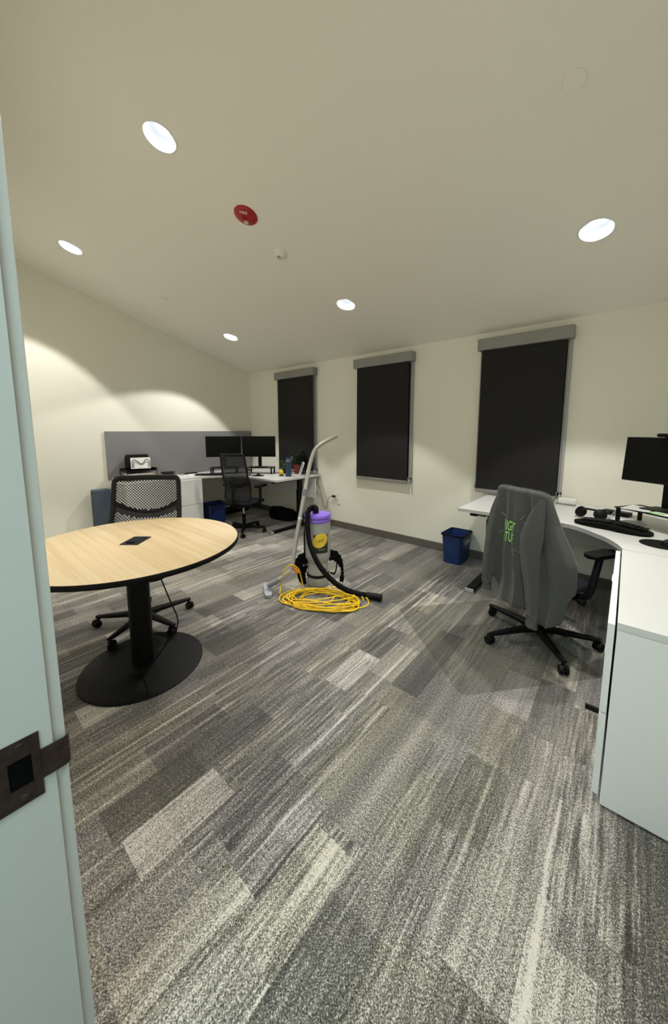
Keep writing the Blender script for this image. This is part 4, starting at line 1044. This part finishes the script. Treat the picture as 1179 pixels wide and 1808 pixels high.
# plants
def leaf(b, p, d, ln, wd_, curl=0.3):
    d = Vector(d).normalized(); sd = d.cross(Vector((0, 0, 1)))
    if sd.length < 0.05: sd = Vector((1, 0, 0))
    sd.normalize(); up = sd.cross(d)
    rows = []
    for k in range(5):
        t = k / 4; w_ = wd_ * math.sin(PI * min(0.97, t * 0.92 + 0.06)) ** 0.8
        c = Vector(p) + d * ln * t - Vector((0, 0, 1)) * curl * ln * t * t
        rows.append((b.bm.verts.new(c - sd * w_ + up * 0.15 * w_), b.bm.verts.new(c), b.bm.verts.new(c + sd * w_ + up * 0.15 * w_)))
    for a_, c_ in zip(rows, rows[1:]):
        b.bm.faces.new((a_[0], a_[1], c_[1], c_[0])); b.bm.faces.new((a_[1], a_[2], c_[2], c_[1]))
pl_ = thing('potted_plant', 'bushy dark green plant in a red pot beside the water bottle', 'potted plant', (-4.00, 3.79, ZL))
pl_.scale = (1.15, 1.15, 1.15)
b = MB(); b.lathe([(0, 0), (0.042, 0), (0.046, 0.01), (0.060, 0.105), (0.066, 0.107), (0.066, 0.128), (0.058, 0.128), (0.056, 0.11), (0, 0.11)], 32); b.build('pot', M['terracotta'], pl_)
b = MB(); b.lathe([(0, 0.118), (0.056, 0.112)], 20); b.build('soil', M['soil'], pl_)
rn = random.Random(3); lf = MB(); st2 = MB()
for k in range(15):
    a = rn.uniform(0, 2 * PI); r_ = rn.uniform(0.01, 0.065); hgt = rn.uniform(0.20, 0.36)
    tip = Vector((math.cos(a) * r_ * 1.2, math.sin(a) * r_ * 1.2, hgt)); base_ = Vector((math.cos(a) * 0.015, math.sin(a) * 0.015, 0.11))
    st2.tube(smoothpath([base_, base_ * 0.5 + tip * 0.5 + Vector((0.01, 0, 0.02)), tip], 4), 0.0022, 5)
    for j in range(11):
        t = rn.uniform(0.25, 1.0); p = base_.lerp(tip, t); aa = rn.uniform(0, 2 * PI)
        leaf(lf, p, (math.cos(aa), math.sin(aa), rn.uniform(-0.2, 0.7)), rn.uniform(0.035, 0.06), rn.uniform(0.010, 0.018))
st2.build('stem', M['leafdark'], pl_); lf.build('foliage', M['leafdark'], pl_, ang=80)
p2 = thing('potted_plant', 'small pale green trailing plant behind the yellow smiling cup', 'potted plant', (-4.20, 3.70, ZL))
p2.scale = (1.25, 1.25, 1.25)
b = MB(); b.lathe([(0, 0), (0.030, 0), (0.040, 0.06), (0.036, 0.06), (0.034, 0.05), (0, 0.05)], 24); b.build('pot', M['black'], p2)
lf = MB(); st2 = MB()
for k in range(10):
    a = rn.uniform(0, 2 * PI); tip = Vector((math.cos(a) * 0.07 - 0.015, math.sin(a) * 0.05, rn.uniform(0.06, 0.19))); base_ = Vector((0, 0, 0.05))
    st2.tube(smoothpath([base_, base_ * 0.5 + tip * 0.5 + Vector((0, 0, 0.02)), tip], 4), 0.0018, 5)
    for j in range(5):
        p = base_.lerp(tip, rn.uniform(0.5, 1.0)); aa = a + rn.uniform(-1.2, 1.2)
        leaf(lf, p, (math.cos(aa), math.sin(aa), rn.uniform(-0.1, 0.6)), rn.uniform(0.035, 0.05), rn.uniform(0.012, 0.020))
st2.build('stem', M['leaflight'], p2); lf.build('foliage', M['leaflight'], p2, ang=80)

cp = thing('cup', 'round yellow cup with a smiling face and dark foot beside the bottle', 'cup', (-3.985, 3.43, ZL), math.radians(-43))
b = MB(); b.sph((0, 0, 0.058), 0.036, (1, 1, 1.05), 24); b.build('cup_body', M['cup'], cp)
b = MB(); b.lathe([(0, 0), (0.034, 0), (0.036, 0.006), (0.022, 0.024), (0, 0.024)], 24); b.build('foot', M['ink'], cp)
b = MB()
b.sph((-0.012, -0.0325, 0.068), 0.005, (1, 0.5, 1.4), 10); b.sph((0.012, -0.0325, 0.068), 0.005, (1, 0.5, 1.4), 10)
b.tube([(0.018 * math.sin(a_), -0.0365 + 0.006 * abs(math.sin(a_)), 0.062 - 0.018 * math.cos(a_)) for a_ in [(-1.1 + 2.2 * k / 10) for k in range(11)]], 0.0022, 6)
b.build('face', M['ink'], cp)
pf = thing('picture_frame', 'white picture frame leaning back on the far desk by the window', 'picture frame', (-3.85, 3.68, ZL), math.radians(-36))
b = MB(); b.box((0, 0.03, 0.102), (0.16, 0.014, 0.205), 0.003, rot=R3(rx=-0.35)); b.build('frame', M['white'], pf)
b = MB(); b.box((0, 0.020, 0.100), (0.13, 0.002, 0.17), 0, rot=R3(rx=-0.35)); b.build('picture', M['inkgrey'], pf, smooth=False)
b = MB(); b.box((0, 0.085, 0.075), (0.05, 0.005, 0.15), 0.001, rot=R3(rx=0.30)); b.build('easel_leg', M['ink'], pf)

# letter tray with papers
lt = thing('letter_tray', 'two tier black wire letter tray on the left cabinet', 'letter tray', (-5.24, 1.90, ZL), math.radians(90))
# local x runs along the wall (towards the window), local y towards the wall
W_, D_ = 0.38, 0.27
for z in (0.030, 0.125):
    b = MB(); b.box((0, 0, z), (W_, D_, 0.004), 0)
    for s in (-1, 1): b.box((s * W_ / 2, 0, z + 0.018), (0.004, D_, 0.036)); 
    b.box((0, D_ / 2, z + 0.018), (W_, 0.004, 0.036)); b.box((0, -D_ / 2, z + 0.010), (W_, 0.004, 0.018))
    b.build('tray', M['black'], lt, smooth=False)
b = MB()
for sx in (-1, 1):
    for sy in (-1, 1): b.tube([(sx * W_ / 2, sy * D_ / 2, 0), (sx * W_ / 2, sy * D_ / 2, 0.165)], 0.004, 6)
b.build('wire_post', M['black'], lt)
for k, (dx, dy, rz_, m_, lab_) in enumerate(((0.01, 0.0, 0.03, 'orangepaper', 'orange folder in the lower letter tray, bottom of the papers'), (0.02, -0.02, -0.06, 'manila', 'manila folder in the lower letter tray, sticking out to the right'), (-0.01, -0.015, 0.08, 'paper', 'white papers on top in the lower letter tray'))):
    b = MB(); b.box((0, 0, 0), (0.31, 0.215, (0.024, 0.018, 0.020)[k]), 0.001)
    o = b.build('folder' if k < 2 else 'paper_stack', M[m_], loc=(-5.24 - dy, 1.90 + dx, ZL + 0.0445 + (0, 0.0215, 0.041)[k]), rot=(0, 0, PI / 2 + rz_)); tag(o, lab_, 'papers')
# black box with a white sketch card on the upper tray
bx_ = thing('document_holder', 'black upright holder with a white sheet carrying a black line drawing, on the letter tray', 'document holder', (-5.23, 1.885, ZL + 0.1275), math.radians(75)); bx_.scale = (1.45, 1.2, 1.35)
b = MB(); b.box((0, 0.03, 0.085), (0.20, 0.13, 0.15), 0.02, rot=R3(rx=-0.25)); b.build('holder_body', M['black'], bx_)
b = MB(); b.box((0.025, -0.052, 0.080), (0.165, 0.002, 0.115), 0, rot=R3(rx=-0.25)); sh_ = b.build('sheet', M['paper'], bx_, smooth=False)
b = MB()
def skp(x, z): return (0.025 + x, -0.054 - 0.0 + 0.255 * (z - 0.0), 0.080 + z)
for path in ([(-0.07, -0.045), (-0.07, 0.015), (-0.055, 0.035), (-0.03, 0.025), (-0.005, 0.0), (0.02, 0.0), (0.04, 0.03), (0.06, 0.035), (0.075, 0.01), (0.078, -0.04)], [(-0.06, -0.045), (-0.055, 0.01), (-0.035, 0.012), (-0.01, -0.012), (0.02, -0.012), (0.045, 0.012), (0.062, 0.005), (0.066, -0.045)]):
    P = smoothpath([Vector(skp(x, z)) for x, z in path], 4); b.tube([(p.x, p.y, p.z) for p in P], 0.003, 6)
b.build('drawing', M['ink'], sh_)
# bowl, white bundle, glasses, papers
bw = thing('bowl', 'shallow dark bowl on the left cabinet top', 'bowl', (-5.26, 2.31, ZL)); bw.scale = (1.2, 1.2, 1.4)
b = MB(); b.lathe([(0, 0.004), (0.035, 0.0), (0.040, 0.006), (0.082, 0.040), (0.086, 0.046), (0.078, 0.044), (0.036, 0.012), (0, 0.010)], 36); b.build('bowl_body', M['shellgrey'], bw)
tb_ = thing('tissue_bundle', 'small off-white crumpled paper bundle at the near end of the left cabinet', 'paper', (-5.22, 1.635, ZL))
b = MB(); g_ = bmesh.ops.create_icosphere(b.bm, subdivisions=4, radius=0.05)
for v in b.bm.verts:
    k = 1 + 0.35 * noise.noise(v.co * 28); v.co = Vector((v.co.x * 0.9 * k, v.co.y * 1.3 * k, v.co.z * 0.7 * k)); v.co.z = max(v.co.z, -0.028)
    v.co.z += 0.0285
b.build('bundle', M['paper'], tb_, ang=25)
for k, (x, y, r_, lab_) in enumerate(((-5.12, 2.52, 0.1, 'white sheet lying on the far desk left of the keyboard'), (-5.02, 2.68, -0.25, 'white sheet overlapping another, nearest the far keyboard'))):
    b = MB(); b.box((0, 0, 0), (0.215, 0.28, 0.0015)); tag(b.build('paper_sheet', M['paper'], loc=(x, y, ZL + 0.0014 + k * 0.0018), rot=(0, 0, r_), smooth=False), lab_, 'paper')
gl = thing('eyeglasses', 'dark folded eyeglasses lying on white sheets on the far desk', 'eyeglasses', (-5.14, 2.50, ZL + 0.0025), math.radians(75))
b = MB()
for s in (-1, 1):
    b.tube([(s * 0.035 + 0.026 * math.cos(a_ * PI / 10), 0, 0.022 + 0.018 * math.sin(a_ * PI / 10)) for a_ in range(20)], 0.0028, 6, closed=True)
b.tube([(-0.010, 0, 0.026), (0, 0, 0.030), (0.010, 0, 0.026)], 0.0026, 6)
b.build('rims', M['ink'], gl)
b = MB()
for s in (-1, 1): b.tube([(s * 0.062, 0, 0.028), (s * 0.060, 0.05, 0.018), (-s * 0.02, 0.07 + 0.01 * s, 0.005)], 0.0022, 6)
b.build('temple', M['ink'], gl)
b = MB(); b.box((0, 0, 0.006), (0.20, 0.055, 0.012), 0.005); tag(b.build('pencil_case', M['blackfab'], loc=(-5.33, 2.70, ZL + 0.0005), rot=(0, 0, PI / 2)), 'flat black pouch against the grey panel on the far desk', 'pouch')

# ================================================================== THINGS ON THE RIGHT DESK
RD = math.atan2(-0.60, 0.80)
make_riser('black monitor riser on the right desk carrying papers', (0.24, 3.32, ZD), RD, w_=0.52, d_=0.26, h_=0.12)
mr_ = make_monitor('black monitor on the right desk with a webcam on top', (0.215, 3.365, ZD + 0.12), RD, w_=0.56, h_=0.335, lift=0.195, tilt=-0.06)
wc = thing('webcam', 'black webcam clipped on top of the right desk monitor', 'webcam', (0.205, 3.345, ZD + 0.12 + 0.195 + 0.335), RD)
b = MB(); b.box((0, -0.012, 0.016), (0.10, 0.032, 0.026), 0.010); b.build('camera_body', M['black'], wc)
b = MB(); b.cyl((0, -0.028, 0.016), (0, -0.031, 0.016), 0.009); b.build('lens', M['screen'], wc)
b = MB(); b.box((0, 0.014, -0.008), (0.04, 0.012, 0.03), 0.003); b.build('clip', M['black'], wc)
for k, (dx, dy, r_, m_, lab_, sz) in enumerate(((-0.15, -0.03, 0.25, 'paper', 'printed sheet with grey text at the left of the right riser', (0.16, 0.20)), (0.02, -0.05, -0.15, 'greenpage', 'green printed leaflet on the right riser', (0.12, 0.15)), (0.13, -0.07, 0.1, 'paper', 'white card in front on the right riser', (0.13, 0.12)))):
    c = Vector((0.24, 3.32, 0)) + Vector((dx * math.cos(RD) - dy * math.sin(RD), dx * math.sin(RD) + dy * math.cos(RD), 0))
    b = MB(); b.box((0, 0, 0), (*sz, 0.0016)); o = b.build('leaflet' if k == 1 else 'paper_sheet', M[m_], loc=(c.x, c.y, ZD + 0.1212 + k * 0.0022), rot=(0, 0, RD + r_), smooth=False); tag(o, lab_, 'paper')
    if k < 2:
        b = MB()
        for q_ in range(6): b.box((0, -sz[1] * 0.36 + q_ * sz[1] * 0.14, 0.001), (sz[0] * 0.8, sz[1] * 0.05, 0.0004))
        b.build('print', M['inkgrey'] if k == 0 else M['paper'], o, smooth=False)
make_keyboard('black curved ergonomic keyboard on the right desk', (-0.045, 3.13, ZD), math.radians(-18), ergo=True)
b = MB(); b.prism([(0.115 * math.cos(a_ * PI / 24), 0.105 * math.sin(a_ * PI / 24)) for a_ in range(48)], 0.0005, 0.004, 0.001)
tag(b.build('mouse_pad', M['blackmatte'], loc=(0.215, 2.86, ZD)), 'round black mouse pad at the right edge of the photo', 'mouse pad')
make_mouse('black computer mouse on the round pad of the right desk', (0.245, 2.87, ZD + 0.0045), math.radians(-50))
# headphones
hp_ = thing('headphones', 'black over-ear headphones lying behind the curved keyboard', 'headphones', (-0.185, 3.365, ZD), math.radians(-20)); hp_.scale = (1.12, 1.12, 1.12)
for s, rr in ((-1, 0.25), (1, -0.2)):
    b = MB(); b.lathe([(0, 0.018), (0.022, 0.020), (0.036, 0.012), (0.040, 0), (0.036, -0.012), (0.020, -0.018), (0, -0.018)], 24, c=(s * 0.062, -0.01, 0.043), mt=R3(rx=PI / 2 - 0.5, rz=s * 0.5)); cu_ = b.build('ear_cup', M['black'], hp_)
    b = MB(); b.lathe([(0.014, 0.018), (0.030, 0.024), (0.036, 0.016)], 24, c=(s * 0.062, -0.01, 0.043), mt=R3(rx=-PI / 2 - 0.5, rz=s * 0.5)); b.build('cushion', M['blackmatte'], cu_)
b = MB(); b.tube(smoothpath([(-0.075, 0.0, 0.05), (-0.085, 0.05, 0.055), (-0.05, 0.11, 0.045), (0.0, 0.13, 0.040), (0.05, 0.11, 0.045), (0.085, 0.05, 0.055), (0.075, 0.0, 0.05)], 6), 0.007, 8); b.build('headband', M['black'], hp_)
b = MB(); b.box((0, 0, 0.017), (0.19, 0.085, 0.034), 0.006); dk = tag(b.build('docking_station', M['black'], loc=(-0.03, 3.65, ZD + 0.0002), rot=(0, 0, -0.35)), 'flat black docking box on the right desk behind the headphones', 'docking station')
# white wire stand and cables
ws = thing('wire_stand', 'white wire stand leaning beside the right riser', 'wire stand', (-0.065, 3.43, ZD), math.radians(-35))
b = MB()
for s in (-1, 1): b.tube([(-0.10, s * 0.018, 0.004), (0.0, s * 0.018, 0.006), (0.05, s * 0.018, 0.085), (0.075, s * 0.018, 0.115)], 0.0035, 8)
for t in (0.0, 0.5, 1.0): b.tube([(0.0 + 0.075 * t, -0.018, 0.006 + 0.109 * t), (0.0 + 0.075 * t, 0.018, 0.006 + 0.109 * t)], 0.003, 6)
b.build('wire', M['white'], ws)
b = MB(); pts = []
for k in range(60):
    t = k / 59; pts.append((-0.06 + 0.16 * t + 0.02 * math.sin(11 * t), 3.27 + 0.035 * math.sin(17 * t) + 0.02 * t, ZD + 0.005 + 0.010 * abs(math.sin(7 * t))))
b.tube(pts, 0.0032, 6); tag(b.build('white_cable', M['white']), 'tangled white cable between the headphones and the riser', 'cable')
b = MB(); b.box((0, 0, 0.001), (0.22, 0.14, 0.002)); tag(b.build('paper_sheet', M['paper'], loc=(0.03, 3.415, ZD + 0.0006), rot=(0, 0, -0.5), smooth=False), 'white sheet half under the right riser', 'paper')
wbx = thing('charger_box', 'small white power box on the right desk below the window shade', 'power adapter', (-0.40, 3.865, ZD), math.radians(-8)); wbx.scale = (1.15, 1.2, 1.45)
b = MB(); b.box((0, 0, 0.024), (0.125, 0.045, 0.036), 0.008); b.build('housing', M['white'], wbx)
b = MB(); b.box((-0.01, -0.005, 0.003), (0.14, 0.055, 0.006), 0.002); b.build('foot', M['alu'], wbx)
# loose black lead at the back edge
b = MB(); b.tube(smoothpath([(-0.26, 3.60, ZD + 0.004), (-0.24, 3.68, ZD + 0.012), (-0.16, 3.73, ZD + 0.006), (-0.10, 3.745, ZD + 0.004)], 8), 0.003, 6); tag(b.build('black_cable', M['black']), 'thin black cable looping behind the headphones to the docking box', 'cable')
